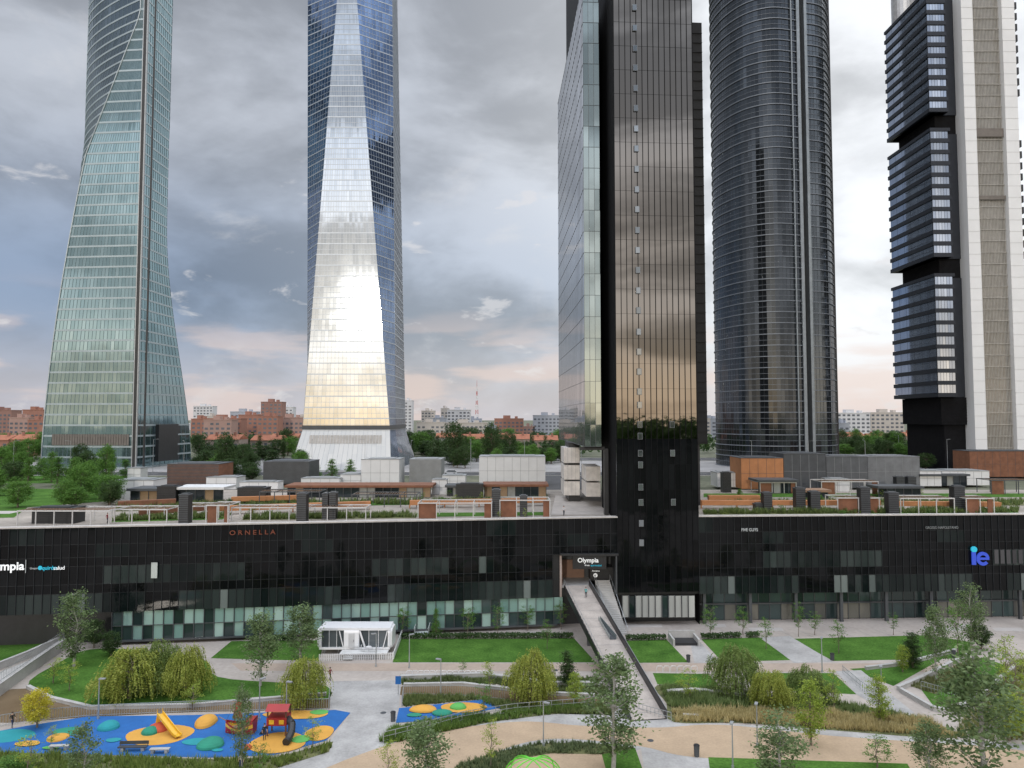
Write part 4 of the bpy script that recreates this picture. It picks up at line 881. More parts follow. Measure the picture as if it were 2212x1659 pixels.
for q in [(-40,24,887,560,BRK2,'brown brick apartment block'),(20,62,903,520,PNK,'pinkish brick apartment block'),(48,92,886,600,BRK,'tall red brick apartment block'),(60,95,908,500,BRK,'red brick apartment block'),
(413,446,906,520,BRK,'red brick apartment block'),(417,459,878,800,WHR,'pale high-rise apartment block'),(440,500,908,480,PNK,'pinkish brick apartment block'),(440,520,905,510,BRK,'long red brick apartment block'),(497,552,890,640,GRR,'grey office block on hill'),(515,556,897,560,BRK,'red brick apartment block'),(563,608,869,620,BRK2,'tall brown brick tower block'),(600,632,880,760,WHR,'white high-rise apartment block'),(556,600,900,500,BRK,'red brick apartment block'),(596,655,903,520,PNK,'pinkish brick apartment block'),
(872,890,866,700,WHR,'slim white residential tower'),(910,938,888,760,BEI,'beige high-rise apartment block'),(952,968,883,720,BEI,'beige lift tower block'),(966,1016,886,700,WHR,'white banded office building'),(900,960,913,560,BEI,'long beige institutional block'),(960,1052,914,570,BEI,'long beige institutional block'),(1050,1072,920,600,GRR,'grey low office block'),(1068,1131,905,620,BRK,'red brick apartment block'),(1152,1210,898,640,GRR,'pale grey office block'),(1004,1040,905,800,GRR,'grey distant office block'),(1130,1155,922,640,PNK,'pinkish low brick block'),
(1808,1880,893,560,WHR,'white apartment slab with many balconies'),(1881,1953,892,565,BEI,'cream apartment slab with many balconies'),(1525,1548,905,600,GRR,'grey distant office block'),(1812,1835,915,480,GRR,'grey low office block')]: city(*q)
for i in range(44):
    u=R.choice((R.uniform(-60,92),R.uniform(400,660),R.uniform(400,660),R.uniform(870,1220),R.uniform(1500,1560),R.uniform(1800,1960))); w=R.uniform(14,38); city(u-w/2,u+w/2,R.uniform(897,918),R.uniform(580,1300),R.choice((BRK,PNK,BRK2,BEI,GRR,WHR)),'distant city apartment block')
TILE=M('terracotta_tile',(.33,.125,.07),.9,var=.2,scale=.3); HW=M('house_render',(.36,.29,.25),.9,var=.1,scale=.2)
def house(x0,w,Y,wall):
    t=empty('terraced_house',(x0+w/2,Y+6,RZ),'pale terraced house with orange tiled roof and chimneys','house','terraced houses with tiled roofs')
    hw=R.uniform(6.4,8.2); h=RZ+hw; b=MB(); b.box(x0,x0+w,Y,Y+12,RZ,h); obj(b,'wall',wall,t)
    b=MB(); e=.6; b.face([(x0-.1,Y-e,h),(x0+w+.1,Y-e,h),(x0+w+.1,Y+6,h+2.4),(x0-.1,Y+6,h+2.4)]); b.face([(x0-.1,Y+12+e,h),(x0+w+.1,Y+12+e,h),(x0+w+.1,Y+6,h+2.4),(x0-.1,Y+6,h+2.4)])
    b.face([(x0-.1,Y-e,h),(x0-.1,Y+6,h+2.4),(x0-.1,Y+12+e,h)]); b.face([(x0+w+.1,Y-e,h),(x0+w+.1,Y+6,h+2.4),(x0+w+.1,Y+12+e,h)]); obj(b,'roof',TILE,t)
    b=MB(); n=int(w/3)
    for k in range(2):
        for j in range(n): b.box(x0+w*(j+.28)/n,x0+w*(j+.72)/n,Y-.06,Y+.04,RZ+1.2+k*2.9,RZ+3+k*2.9)
    obj(b,'window_rows',M('city_window',(0,0,0)),t)
    for fx in (.2,.75): b=MB(); b.box(x0+w*fx,x0+w*fx+1,Y+4,Y+5,h+1.2,h+3.5); obj(b,'chimney',BRK,t)
for rng,Y in (((-262,-200),345),((-150,-92),345),((-54,26),350),((-150,-92),395),((-60,30),400),((-280,-210),390),((190,240),400)):
    x_=rng[0]
    while x_<rng[1]:
        w=R.uniform(10,17)
        if R.random()<.8: house(x_,w-.4,Y+R.uniform(-9,9),R.choice((HW,HW,BRK,BEI)))
        x_+=w+R.uniform(0,4)
b=MB(); p=at(1030,905,900)
for i in range(10):
    z0=RZ+i*6; s0=2.6*(1-i/11);s1=2.6*(1-(i+1)/11)
    for sx,sy in ((-1,-1),(1,-1),(1,1),(-1,1)): b.beam((p.x+sx*s0,900+sy*s0,z0),(p.x+sx*s1,900+sy*s1,z0+6),.45,.45,i%2)
    b.beam((p.x-s0,900-s0,z0),(p.x+s1,900-s1,z0+6),.3,.3,i%2); b.beam((p.x+s0,900-s0,z0),(p.x-s1,900-s1,z0+6),.3,.3,i%2)
b.cyl((p.x,900,RZ+60),(p.x,900,RZ+68),.3,.15,6,0)
tag(obj(b,'lattice_mast',[M('mast_red',(.5,.12,.1),.6),WHITE]),'red and white lattice radio mast above city','mast')
def lamp_proto(h,arm):
    e=empty('street_lamp',(0,0,0),'slim grey street lamp with flat head','street lamp'); b=MB(); b.cyl((0,0,0),(0,0,h),.09,.05,8); b.cyl((0,0,0),(0,0,.3),.16,.14,8); obj(b,'pole',STEEL,e)
    b=MB(); b.beam((-.1,0,h),(arm,0,h+.1),.12,.08); b.box(arm-.35,arm+.35,-.16,.16,h+.05,h+.17); obj(b,'lamp_head',GREY,e); return e
LP=lamp_proto(4.5,.35); first=True
for u,v in ((212,1553),(884,1443),(1174,1612),(1636,1612),(1776,1452),(952,1505),(1905,1520),(618,1560),(560,1555),(812,1440),(1583,1660)):
    p=P(u,v)
    if first: LP.location=p; first=False; LP['group']='park lamps'
    else: dup(LP,p,R.uniform(0,6),(1,1,1),group='park lamps')
L2=lamp_proto(11,1.4); first=True
for i in range(26):
    p=(-230+i*18,R.choice((221,237,299)),RZ)
    if first: L2.location=p; L2['group']='tall lamps along the rear road'; L2['label']='tall pale street lamp beside road'; first=False
    else: dup(L2,p,R.uniform(0,6),(1,1,1),label='tall pale street lamp beside road',group='tall lamps along the rear road')
def car(name,p,colr,rz=0):
    e=empty('parked_car',p,name,'car','cars on the rear road'); e.rotation_euler=(0,0,rz); e['_o']=(0,0,0)
    m=M('paint_'+name.split()[0],colr,.25,.2,var=.03,spec=.6)
    b=MB(); prof=[(-2.2,.35),(-2.25,.75),(-1.4,.95),(2.0,.95),(2.2,.7),(2.2,.35)]
    for s_ in (-.88,.88): b.face([(x_,s_,z_) for x_,z_ in prof])
    for i in range(6): a=prof[i];c=prof[(i+1)%6]; b.face([(a[0],-.88,a[1]),(c[0],-.88,c[1]),(c[0],.88,c[1]),(a[0],.88,a[1])])
    b.box(-.7,1.3,-.68,.68,1.41,1.46); obj(b,'body',m,e)
    b=MB(); pr_=[(-1.3,.95),(-.7,1.4),(1.3,1.4),(1.9,.95)]
    for s_ in (-1,1): b.face([(x_,s_*(.86 if z_<1 else .68),z_) for x_,z_ in pr_])
    for i in range(3): a=pr_[i];c=pr_[i+1]; b.face([(a[0],-(.86 if a[1]<1 else .68),a[1]),(c[0],-(.86 if c[1]<1 else .68),c[1]),(c[0],(.86 if c[1]<1 else .68),c[1]),(a[0],(.86 if a[1]<1 else .68),a[1])])
    obj(b,'window',DGLASS,e)
    for x_ in (-1.4,1.4):
        for y_ in (-.82,.82): b=MB(); b.cyl((x_,y_-.1,.33),(x_,y_+.1,.33),.33,.33,14); obj(b,'wheel',BLACK,e)
for i,(nm,cc,x_,y_) in enumerate((('white hatchback on rear road',(.7,.7,.7),-20,226),('grey saloon on rear road',(.2,.2,.22),-8,231),('red hatchback on rear road',(.4,.03,.02),6,226),('white hatchback on rear road',(.7,.7,.7),-88,231),('black saloon on rear road',(.02,.02,.02),-100,226),('silver saloon on rear road',(.45,.46,.47),-35,305),('white hatchback on rear road',(.7,.7,.7),15,305))): car(nm,(x_,y_,RZ+.02),cc)
# ---------------------------------------------------------------- park furniture
def railing(px,h,name,label,mat,step=.5,z0=0.,cat='railing',rails=(1.,),w=.03):
    pts=[P(u,v,0) for u,v in px]; xy=resample([(p.x,p.y) for p in pts],step)
    t=empty(name,(sum(p[0] for p in xy)/len(xy),sum(p[1] for p in xy)/len(xy),z0),label,cat)
    b=MB()
    for a,c in zip(xy,xy[1:]):
        for r_ in rails: b.beam((*a,z0+h*r_),(*c,z0+h*r_),.05,.05)
    obj(b,'rail',mat,t); b=MB()
    for p in xy: b.box(p[0]-w/2,p[0]+w/2,p[1]-w/2,p[1]+w/2,z0,z0+h-.03)
    obj(b,'picket_panel',mat,t)
railing([(-40,1577),(60,1560),(190,1548),(420,1538),(710,1533),(712,1502)],1.3,'playground_fence','grey steel picket fence around the playground',STEEL,.28,cat='fence',rails=(1.,.12))
railing([(868,1528),(872,1500),(1000,1504),(1090,1512)],1.3,'playground_fence','grey steel picket fence beside small play area',STEEL,.28,cat='fence',rails=(1.,.12))
railing([(828,1606),(900,1588),(1000,1560),(1110,1542),(1260,1530),(1285,1526)],1.2,'path_railing','curved pale railing along the garden path',STEEL,1.4,rails=(1.,.6,.25),w=.07)
railing([(1372,1538),(1450,1560)],1.1,'path_railing','short steel railing at foot of bridge',STEEL,.5,rails=(1.,.5),w=.05)
railing([(1820,1455),(1860,1490),(1905,1520)],1.1,'stair_railing','steel railing beside garden steps',STEEL,.4,rails=(1.,.5),w=.04)
railing([(-40,1530),(70,1450),(138,1402)],1.2,'ramp_railing','steel railing on top of the concrete ramp wall',STEEL,.4,rails=(1.,.2),w=.03,z0=1.58)
railing([(1990,1490),(2060,1510),(2110,1500)],1.1,'stair_railing','steel railing beside garden steps',STEEL,.4,rails=(1.,.5),w=.04)
def wall_(px,h,w,name,label,mat=CONC):
    b=MB()
    pts=[P(u,v) for u,v in px]
    for a,c in zip(pts,pts[1:]): b.beam(a+Vector((0,0,h/2)),c+Vector((0,0,h/2)),w,h); b.beam(a+Vector((0,0,h+.04)),c+Vector((0,0,h+.04)),w+.08,.08)
    tag(obj(b,name,mat),label,'wall')
wall_([(-40,1530),(70,1450),(138,1402)],1.5,.5,'ramp_wall','tall concrete ramp wall with steel railing')
wall_([(-40,1462),(60,1422),(125,1392)],1.0,.4,'ramp_wall','low concrete wall along the ramp')
sheet('ramp',[(-40,1468),(60,1428),(128,1396),(138,1402),(70,1448),(-40,1524)],.032,CONC)
wall_([(1940,1492),(1990,1470),(2090,1420)],.5,.4,'garden_wall','low pale garden retaining wall')
wall_([(1870,1447),(1960,1436),(2065,1408)],.4,.35,'garden_wall','low pale garden retaining wall')
wall_([(1945,1495),(2015,1535),(2060,1545)],.5,.4,'garden_wall','angled pale garden retaining wall')
wall_([(2060,1545),(2130,1500),(2200,1440)],.6,.4,'garden_wall','angled pale garden retaining wall')
wall_([(865,1468),(1040,1462),(1190,1482),(1300,1482)],.5,.5,'planter_wall','curved pale planter wall')
wall_([(872,1482),(1000,1480),(1170,1500),(1285,1505)],.3,.4,'planter_wall','curved stone pool edge')
wall_([(60,1487),(110,1512),(195,1532),(420,1527),(705,1503)],.35,.4,'lawn_kerb','pale kerb wall around the lawn')
wall_([(1440,1500),(1500,1496),(1640,1510),(1680,1512)],.45,.6,'planter_wall','pale stone bench wall')
sheet('planting_bed',[(1960,1480),(2010,1465),(2100,1425),(2110,1430),(2020,1500)],.028,ROUGH)
def hedge(px,h,w,label):
    pts=[P(u,v) for u,v in px]; b=MB(); r=random.Random(len(px)+int(px[0][0]))
    for a,c in zip(pts,pts[1:]):
        L=(c-a).length
        for i in range(int(L*150)):
            q=a.lerp(c,r.random())+Vector((r.gauss(0,.02),r.uniform(-w/2,w/2),0)); q.z=h*(r.random()**.5)*r.uniform(.85,1.08)
            d1=Vector((r.gauss(0,1),r.gauss(0,1),r.gauss(0,1))).normalized()*.13; d2=d1.orthogonal().normalized()*.1; b.face([q-d1,q-d2,q+d1,q+d2])
    o=obj(b,'hedge',LD); tag(o,label,'hedge')
for px in ([(862,1379),(1238,1378)],[(1352,1383),(1438,1381)],[(1515,1380),(1600,1377)],[(1612,1377),(1640,1376)],[(540,1384),(640,1384)]): hedge(px,.8,1.1,'clipped dark green hedge along the lawn')
def scatter(px,n,h0,h1,c0,c1,name,wid=.05,zb=0.):
    pts=[P(u,v,zb) for u,v in px]; xs=[p.x for p in pts];ys=[p.y for p in pts]; b=MB(); r=random.Random(n); k=0; tries=0
    def inside(x_,y_):
        c=False;j=len(pts)-1
        for i in range(len(pts)):
            if (pts[i].y>y_)!=(pts[j].y>y_) and x_<(pts[j].x-pts[i].x)*(y_-pts[i].y)/(pts[j].y-pts[i].y)+pts[i].x: c=not c
            j=i
        return c
    while k<n and tries<n*10:
        tries+=1; x_=r.uniform(min(xs),max(xs));y_=r.uniform(min(ys),max(ys))
        if not inside(x_,y_): continue
        if math.sin(x_*1.1+3*math.sin(y_*.7))+math.sin(y_*1.7+x_*.4)<-.9 and r.random()<.7: continue
        k+=1; hh=r.uniform(h0,h1)*(1+.3*math.sin(x_*.9)*math.sin(y_*1.3))
        for _ in range(7):
            a=r.uniform(0,6.28); dx=math.cos(a);dy=math.sin(a); l=r.uniform(.15,.6)*hh; w=wid*r.uniform(.7,1.6)
            b.face([(x_-dy*w,y_+dx*w,zb),(x_+dy*w,y_-dx*w,zb),(x_+dx*l,y_+dy*l,zb+hh*r.uniform(.7,1))])
    o=obj(b,name,ML('blade_'+name+str(n),c0,c1),origin=(0,0,zb)); o['kind']='stuff'; o['label']='dense '+name.replace('_',' ')+' in the planting beds'; o['category']='plants'
scatter([(1445,1540),(1600,1535),(1800,1545),(2000,1560),(2060,1592),(1800,1576),(1600,1562),(1460,1560)],2200,.6,1.2,(.36,.30,.13),(.64,.54,.28),'straw_grass')
scatter([(1425,1482),(1560,1494),(1700,1512),(1830,1522),(2000,1556),(1800,1545),(1600,1535),(1445,1530)],2200,.4,1.0,(.10,.16,.05),(.26,.32,.12),'green_ground_cover')
scatter([(-60,1626),(450,1643),(600,1639),(720,1605),(710,1625),(560,1672),(500,1700),(-60,1700)],2600,.4,.9,(.10,.17,.03),(.28,.33,.09),'low_shrub_cover')
scatter(BED,1000,.3,.7,(.09,.13,.06),(.22,.27,.13),'lavender')
scatter([(865,1466),(1290,1466),(1320,1500),(1180,1496),(1060,1478),(868,1481)],1500,.3,.7,(.09,.13,.05),(.20,.25,.09),'bed_shrub_cover')
scatter([(870,1508),(1000,1502),(1130,1520),(1300,1522),(1330,1545),(1100,1540),(1030,1512),(872,1528)],1500,.3,.8,(.09,.14,.04),(.24,.28,.10),'bank_shrub_cover')
scatter([(820,1603),(850,1572),(1040,1547),(1270,1525),(1280,1532),(1060,1560),(840,1608)],1100,.5,1.0,(.08,.16,.03),(.22,.32,.08),'path_edge_shrubs')
scatter([(2060,1595),(2240,1600),(2240,1430),(2190,1430),(2110,1500)],1600,.4,1.1,(.14,.17,.05),(.36,.35,.14),'wild_grass')
scatter([(1960,1480),(2010,1465),(2100,1425),(2110,1430),(2020,1500)],500,.3,.8,(.12,.15,.05),(.28,.28,.13),'terrace_grass')
for k_,(px,n) in enumerate((([(240,1126),(480,1120),(500,1112),(260,1118)],500),([(520,1123),(900,1118),(880,1112),(540,1116)],800),([(660,1093),(1180,1086),(1180,1079),(660,1084)],720),([(1540,1092),(2212,1092),(2212,1081),(1540,1082)],920),([(250,1104),(640,1095),(640,1081),(250,1090)],820),([(1880,1109),(2200,1109),(2200,1101),(1880,1102)],580),([(1520,1111),(1860,1109),(1860,1105),(1520,1107)],640))):
    scatter(px,n+k_,.5,1.3,(.08,.13,.04),(.22,.27,.09),'roof_garden_plants',.09,DZ)
RK=None
for u0,u1,v,n in ((884,1060,1462,15),(1425,1500,1452,6),(1550,1640,1450,7)):
    for i in range(n):
        p=P(lerp(u0,u1,i/(n-1)),v)
        if RK is None:
            b=MB(); pts=[Vector((0,-.4,0)),Vector((0,-.4,.65)),Vector((0,-.25,.85)),Vector((0,.25,.85)),Vector((0,.4,.65)),Vector((0,.4,0))]
            b.tube([Vector((q.y,q.x,q.z)) for q in pts],.035,8); RK=obj(b,'bicycle_rack',M('white_tube',(.7,.7,.7),.4),origin=(0,0,0)); RK.location=p; tag(RK,'white steel hoop bicycle rack on paving','bicycle rack','row of hoop bicycle racks')
        else: o=RK.copy(); o.location=p; COL.objects.link(o)
p0=P(684,1414);p1=P(846,1414); Wd=p1.x-p0.x; Yc=p0.y; ox=p0.x
t=empty('modular_cabin',(ox+Wd/2,Yc+2,0),'white capsule-shaped modular house with large glazed ends','cabin')
def ring2(x_,ins):
    y0,y1,z0,z1,r_=Yc+ins,Yc+3.6-ins,.75+ins*.6,3.75-ins*.6,.55
    out=[]
    for cy,cz,a0 in ((y1-r_,z1-r_,0),(y0+r_,z1-r_,90),(y0+r_,z0+r_,180),(y1-r_,z0+r_,270)):
        for k_ in range(5): a=math.radians(a0+k_*22.5); out.append((x_,cy+math.cos(a)*r_,cz+math.sin(a)*r_))
    return out
def hull(b,xs_):
    prev=None
    for x_,ins in xs_:
        cur=ring2(x_,ins)
        if prev: 
            for i in range(20): b.face([prev[i],prev[(i+1)%20],cur[(i+1)%20],cur[i]])
        else: b.face(cur)
        prev=cur
    b.face(prev)
WP=M('glossy_white_shell',(.78,.78,.78),.3,var=.03)
b=MB(); m0=ox+Wd*.36;m1=ox+Wd*.56
hull(b,[(m0,.0),(m1,.0)]); hull(b,[(ox,.25),(ox+.35,.05),(ox+.6,.05),(ox+.62,.3)]); hull(b,[(ox+Wd-.62,.3),(ox+Wd-.6,.05),(ox+Wd-.3,.05),(ox+Wd,.25)])
b.box(ox+.3,ox+Wd-.3,Yc+.1,Yc+3.5,3.5,3.85); b.box(ox+.3,ox+Wd-.3,Yc+.1,Yc+3.5,.7,.98); obj(b,'shell',WP,t,smooth=False)
g=MB()
for xa,xb in ((ox+.62,m0),(m1,ox+Wd-.62)):
    n=3
    for i in range(n): 
        x0=lerp(xa,xb,i/n);x1=lerp(xa,xb,(i+1)/n); g.face([(x0,Yc+.35,.98),(x1,Yc+.35,.98),(x1,Yc+.35,3.5),(x0,Yc+.35,3.5)])
    g.face([(xa,Yc+3.2,.98),(xb,Yc+3.2,.98),(xb,Yc+3.2,3.5),(xa,Yc+3.2,3.5)])
obj(g,'window',MG('cabin_glass',(.05,.065,.07),(.12,.14,.15),.2,.06,.01),t)
b=MB()
for xa,xb in ((ox+.62,m0),(m1,ox+Wd-.62)):
    for i in range(4): x0=lerp(xa,xb,i/3); b.box(x0-.03,x0+.03,Yc+.28,Yc+.36,.98,3.5)
b.beam((m1+.1,Yc+.15,3.4),(m1+.9,Yc+.15,1.0),.12,.25); b.beam((ox+Wd-.7,Yc+.15,3.4),(ox+Wd-1.3,Yc+.15,1.0),.12,.25); b.beam((m0-.1,Yc+.15,1.),(m0-.7,Yc+.15,3.4),.12,.2)
obj(b,'window_frame',WP,t)
b=MB(); b.box(m0+.7,m0+1.6,Yc-.05,Yc-.01,.98,3.1); obj(b,'door',M('grey_door',(.5,.5,.5),.5),t); b=MB(); b.box(m0+1.45,m0+1.5,Yc-.12,Yc-.05,1.9,2.2); obj(b,'door_handle',DGREY,t)
b=MB(); b.box(m0-.2,ox+Wd-.4,Yc-2.0,Yc-.1,.62,.74); b.box(m0+.6,m0+1.9,Yc-2.7,Yc-2.02,.2,.3); b.box(m0+.6,m0+1.9,Yc-2.4,Yc-2.02,.4,.5); obj(b,'deck',M('white_deck',(.6,.6,.58),.6),t)
b=MB()
for x_ in (ox+1,ox+3,m0+.2,m1,ox+Wd-2,ox+Wd-.8): b.beam((x_,Yc+.6,0),(x_+.2,Yc+.5,.7),.1,.1); b.beam((x_,Yc+3,0),(x_,Yc+3,.7),.1,.1)
for x_ in (m0,m1,ox+Wd-.6): b.box(x_-.05,x_+.05,Yc-1.9,Yc-1.8,0,.62)
obj(b,'support_leg',STEEL,t)
tt=empty('bistro_table',(ox+Wd-3.2,Yc-1.0,.74),'white bistro table on the cabin deck','table'); b=MB(); b.cyl((ox+Wd-3.2,Yc-1,1.46),(ox+Wd-3.2,Yc-1,1.5),.4,.4,16); obj(b,'table_top',WHITE,tt); b=MB(); b.cyl((ox+Wd-3.2,Yc-1,.76),(ox+Wd-3.2,Yc-1,1.46),.04,.04,8); b.cyl((ox+Wd-3.2,Yc-1,.74),(ox+Wd-3.2,Yc-1,.77),.25,.25,12); obj(b,'table_leg',WHITE,tt)
for dx in (-.9,.9):
    cx=ox+Wd-3.2+dx; cc=empty('garden_chair',(cx,Yc-1,.74),'white garden chair on the cabin deck','chair','chairs on the cabin deck')
    b=MB(); b.box(cx-.22,cx+.22,Yc-1.22,Yc-.78,1.18,1.22); obj(b,'seat',WHITE,cc); b=MB(); sx=.2 if dx>0 else -.24; b.box(cx+sx,cx+sx+.04,Yc-1.22,Yc-.78,1.22,1.7); obj(b,'backrest',WHITE,cc)
    for ax in (-.2,.17):
        for ay in (-1.2,-.83): b=MB(); b.box(cx+ax,cx+ax+.03,Yc+ay,Yc+ay+.03,.74,1.18); obj(b,'leg',WHITE,cc)
railing([(690,1428),(850,1424),(868,1374)],1.0,'picket_fence','white picket fence around the modular cabin',WHITE,.26,cat='fence',rails=(.85,.35),w=.13)
def bench(p,rz,col,label,L=2.):
    e=empty('park_bench',p,label,'bench'); e.rotation_euler=(0,0,rz); e['_o']=(0,0,0)
    b=MB(); b.box(-L/2,L/2,-.25,.25,.4,.5); obj(b,'seat',col,e)
    for s_ in (-1,1): b=MB(); b.box(s_*L*.35-.15,s_*L*.35+.15,-.22,.22,0,.4); obj(b,'leg',CONC,e)
    if col is not CONC: b=MB(); b.beam((-L/2,.27,.75),(L/2,.27,.75),.06,.35); b.beam((-L/2+.1,.25,.45),(-L/2+.1,.27,.75),.05,.05); b.beam((L/2-.1,.25,.45),(L/2-.1,.27,.75),.05,.05); obj(b,'backrest',col,e)
bench(P(287,1622),.05,DGREY,'dark slatted bench with concrete ends beside playground',3.0); bench(P(345,1627),.05,CONC,'plain concrete block bench beside playground',2.); bench(P(128,1620),.05,CONC,'plain concrete block bench beside playground',2.); bench(P(1495,1552),-.1,CONC,'pale stone bench beside path')
for u,v,h in ((1505,1634,1.1),(1487,1430,.9),(849,1558,1.0),(1798,1426,.9),(2060,1420,.9)):
    p=P(u,v); e=empty('litter_bin',p,'dark cylindrical litter bin standing on path','litter bin','litter bins in the park')
    b=MB(); b.cyl(p,p+Vector((0,0,h)),.26,.30,16); obj(b,'bin_body',DGREY,e); b=MB(); b.cyl(p+Vector((0,0,h+.01)),p+Vector((0,0,h+.1)),.33,.28,16); obj(b,'lid',BLACK,e)
YL=M('yellow_plastic',(.72,.42,.03),.35,var=.05); RD=M('red_plastic',(.32,.02,.02),.5,var=.1)
a=P(345,1572);c=P(380,1593); e=empty('yellow_slide',a.lerp(c,.5),'yellow playground slide on orange and yellow mound','slide')
a.z=1.5;c.z=.3; c2=c+Vector((.5,-.4,0)); d_=(c-a).normalized(); s=d_.cross(Vector((0,0,1))).normalized()
b=MB()
for q,w in ((a,c),(c,c2)): b.beam(q,w,.6,.08)
for sg in (-1,1): b.beam(a+s*sg*.33+Vector((0,0,.12)),c+s*sg*.33+Vector((0,0,.12)),.07,.3); b.beam(c+s*sg*.33+Vector((0,0,.12)),c2+s*sg*.33+Vector((0,0,.08)),.07,.26)
obj(b,'chute',YL,e); b=MB(); b.beam(a+Vector((-.1,.1,0)),a+Vector((-.45,.35,-1.4)),.5,.08); 
for sg in(-1,1): b.cyl(a+s*sg*.30+Vector((0,0,-1.45)),a+s*sg*.30+Vector((0,0,.6)),.04,.04,8)
obj(b,'ladder',YL,e)
p=P(520,1583); e=empty('play_ship',p,'red and yellow wooden play ship with masts on blue rubber','playground equipment')
b=MB(); n=12
def hl(i): t_=i/n; return p.x-1.7+3.3*t_, .06+.75*math.sin(math.pi/2*min(1,t_*2.0)), .9+.9*abs(t_-.45)**1.5*2
for i in range(n):
    x0,w0,h0=hl(i);x1,w1,h1=hl(i+1)
    for sg in (-1,1):
        for k_,(fa_,fb_,za,zb) in enumerate(((.55,.85,0,.5),(.85,1,.5,.78),(1,1.02,.78,1))):
            b.face([(x0,p.y+sg*w0*fa_,h0*za),(x1,p.y+sg*w1*fa_,h1*za),(x1,p.y+sg*w1*fb_,h1*zb),(x0,p.y+sg*w0*fb_,h0*zb)],1 if k_==1 else 0)
    b.face([(x0,p.y-w0*.9,.6),(x1,p.y-w1*.9,.6),(x1,p.y+w1*.9,.6),(x0,p.y+w0*.9,.6)],2)
x0,w0,h0=hl(n); b.face([(x0,p.y-w0,h0),(x0,p.y-w0*.55,0),(x0,p.y+w0*.55,0),(x0,p.y+w0,h0)],0)
obj(b,'hull',[RD,YL,WOOD],e)
b=MB(); b.box(p.x+.7,p.x+1.5,p.y-.6,p.y+.6,.9,1.5); b.box(p.x+.6,p.x+1.6,p.y-.7,p.y+.7,1.5,1.6); obj(b,'stern_cabin',RD,e)
b=MB(); b.box(p.x+.9,p.x+1.3,p.y-.63,p.y-.605,1.05,1.35); obj(b,'porthole_window',YL,e)
b=MB(); b.cyl((p.x-.3,p.y,.6),(p.x-.3,p.y,4.4),.06,.04,8); b.cyl((p.x-1.1,p.y,3.4),(p.x+.5,p.y,3.4),.04,.04,6); b.cyl((p.x-1.6,p.y,1.3),(p.x-2.5,p.y,1.8),.05,.04,6); obj(b,'mast',WOOD,e)
b=MB()
for q in ((-1.6,0,1.4),(1.5,.6,1.3),(1.5,-.6,1.3),(-.9,-.6,1.),(-.9,.6,1.)): b.cyl((p.x-.3,p.y,4.2),(p.x+q[0],p.y+q[1],q[2]),.02,.02,4)
obj(b,'rigging',DGREY,e)
b=MB(); 
for i in range(6):
    za=1.6+.3*i;zb=za+.3; b.face([(p.x-.9+.07*i,p.y-.12-.2*math.sin(i*.5),za),(p.x+.3-.04*i,p.y-.12-.2*math.sin(i*.5),za),(p.x+.3-.04*(i+1),p.y-.12-.2*math.sin(i*.5+.5),zb),(p.x-.9+.07*(i+1),p.y-.12-.2*math.sin(i*.5+.5),zb)])
obj(b,'sail',M('red_sail',(.30,.04,.03),.8),e)
p=P(602,1585); e=empty('play_tower',p,'red play tower with pitched roof, yellow windows and dark tube slide','playground equipment'); K=.92
b=MB()
for sx in (-1.1,1.1):
    for sy in (-.8,.8): b.box(p.x+(sx-.08)*K,p.x+(sx+.08)*K,p.y+(sy-.08)*K,p.y+(sy+.08)*K,0,3.0*K)
obj(b,'post',M('brown_post',(.12,.05,.03),.6),e)
b=MB(); b.box(p.x-1.2*K,p.x+1.2*K,p.y-.9*K,p.y+.9*K,1.3*K,2.2*K); obj(b,'cabin',RD,e)
b=MB(); b.box(p.x-.9*K,p.x-.3*K,p.y-.94*K,p.y-.905*K,1.5*K,2.0*K); b.box(p.x+.3*K,p.x+.9*K,p.y-.94*K,p.y-.905*K,1.5*K,2.0*K); obj(b,'window',YL,e)
b=MB(); h=3.0*K; k1=1.35*K; k2=1.*K
b.face([(p.x-k1,p.y-k2,h),(p.x+k1,p.y-k2,h),(p.x+k1,p.y,h+.5),(p.x-k1,p.y,h+.5)]); b.face([(p.x-k1,p.y+k2,h),(p.x+k1,p.y+k2,h),(p.x+k1,p.y,h+.5),(p.x-k1,p.y,h+.5)]); obj(b,'roof',RD,e)
b=MB(); q=[Vector((p.x+1.2*K,p.y-.3,1.9*K)),Vector((p.x+1.9*K,p.y-.9,1.6*K)),Vector((p.x+2.1*K,p.y-1.7,1.0*K)),Vector((p.x+2.0*K,p.y-2.5,.5*K)),Vector((p.x+1.9*K,p.y-3.0,.45*K))]; b.tube(q,.40,12); obj(b,'tube_slide',BLACK,e)
b=MB()
for i in range(6): b.box(p.x-(2.1-.16*i)*K,p.x-(1.95-.16*i)*K,p.y-.3,p.y+.3,(.2*i+.1)*K,(.2*i+.2)*K)
b.beam((p.x-2.2*K,p.y-.35,.1),(p.x-1.2*K,p.y-.35,1.3*K),.06,.12); b.beam((p.x-2.2*K,p.y+.35,.1),(p.x-1.2*K,p.y+.35,1.3*K),.06,.12); obj(b,'ladder',BLACK,e)
p=P(1145,1690); b=MB(); GT=M('lime_tube',(.12,.55,.04),.35,var=.05)
for k_ in range(5):
    a0=math.radians(-50+k_*25); pts=[]
    for i in range(15):
        a=math.pi*i/14; x_=-2.9*math.cos(a); z_=2.3*math.sin(a); pts.append(p+Vector((x_*math.cos(a0)+.15*k_,x_*math.sin(a0),z_)))
    b.tube(pts,.06,8)
tag(obj(b,'climbing_arch',GT),'lime green tubular climbing dome beside tan path','playground equipment')
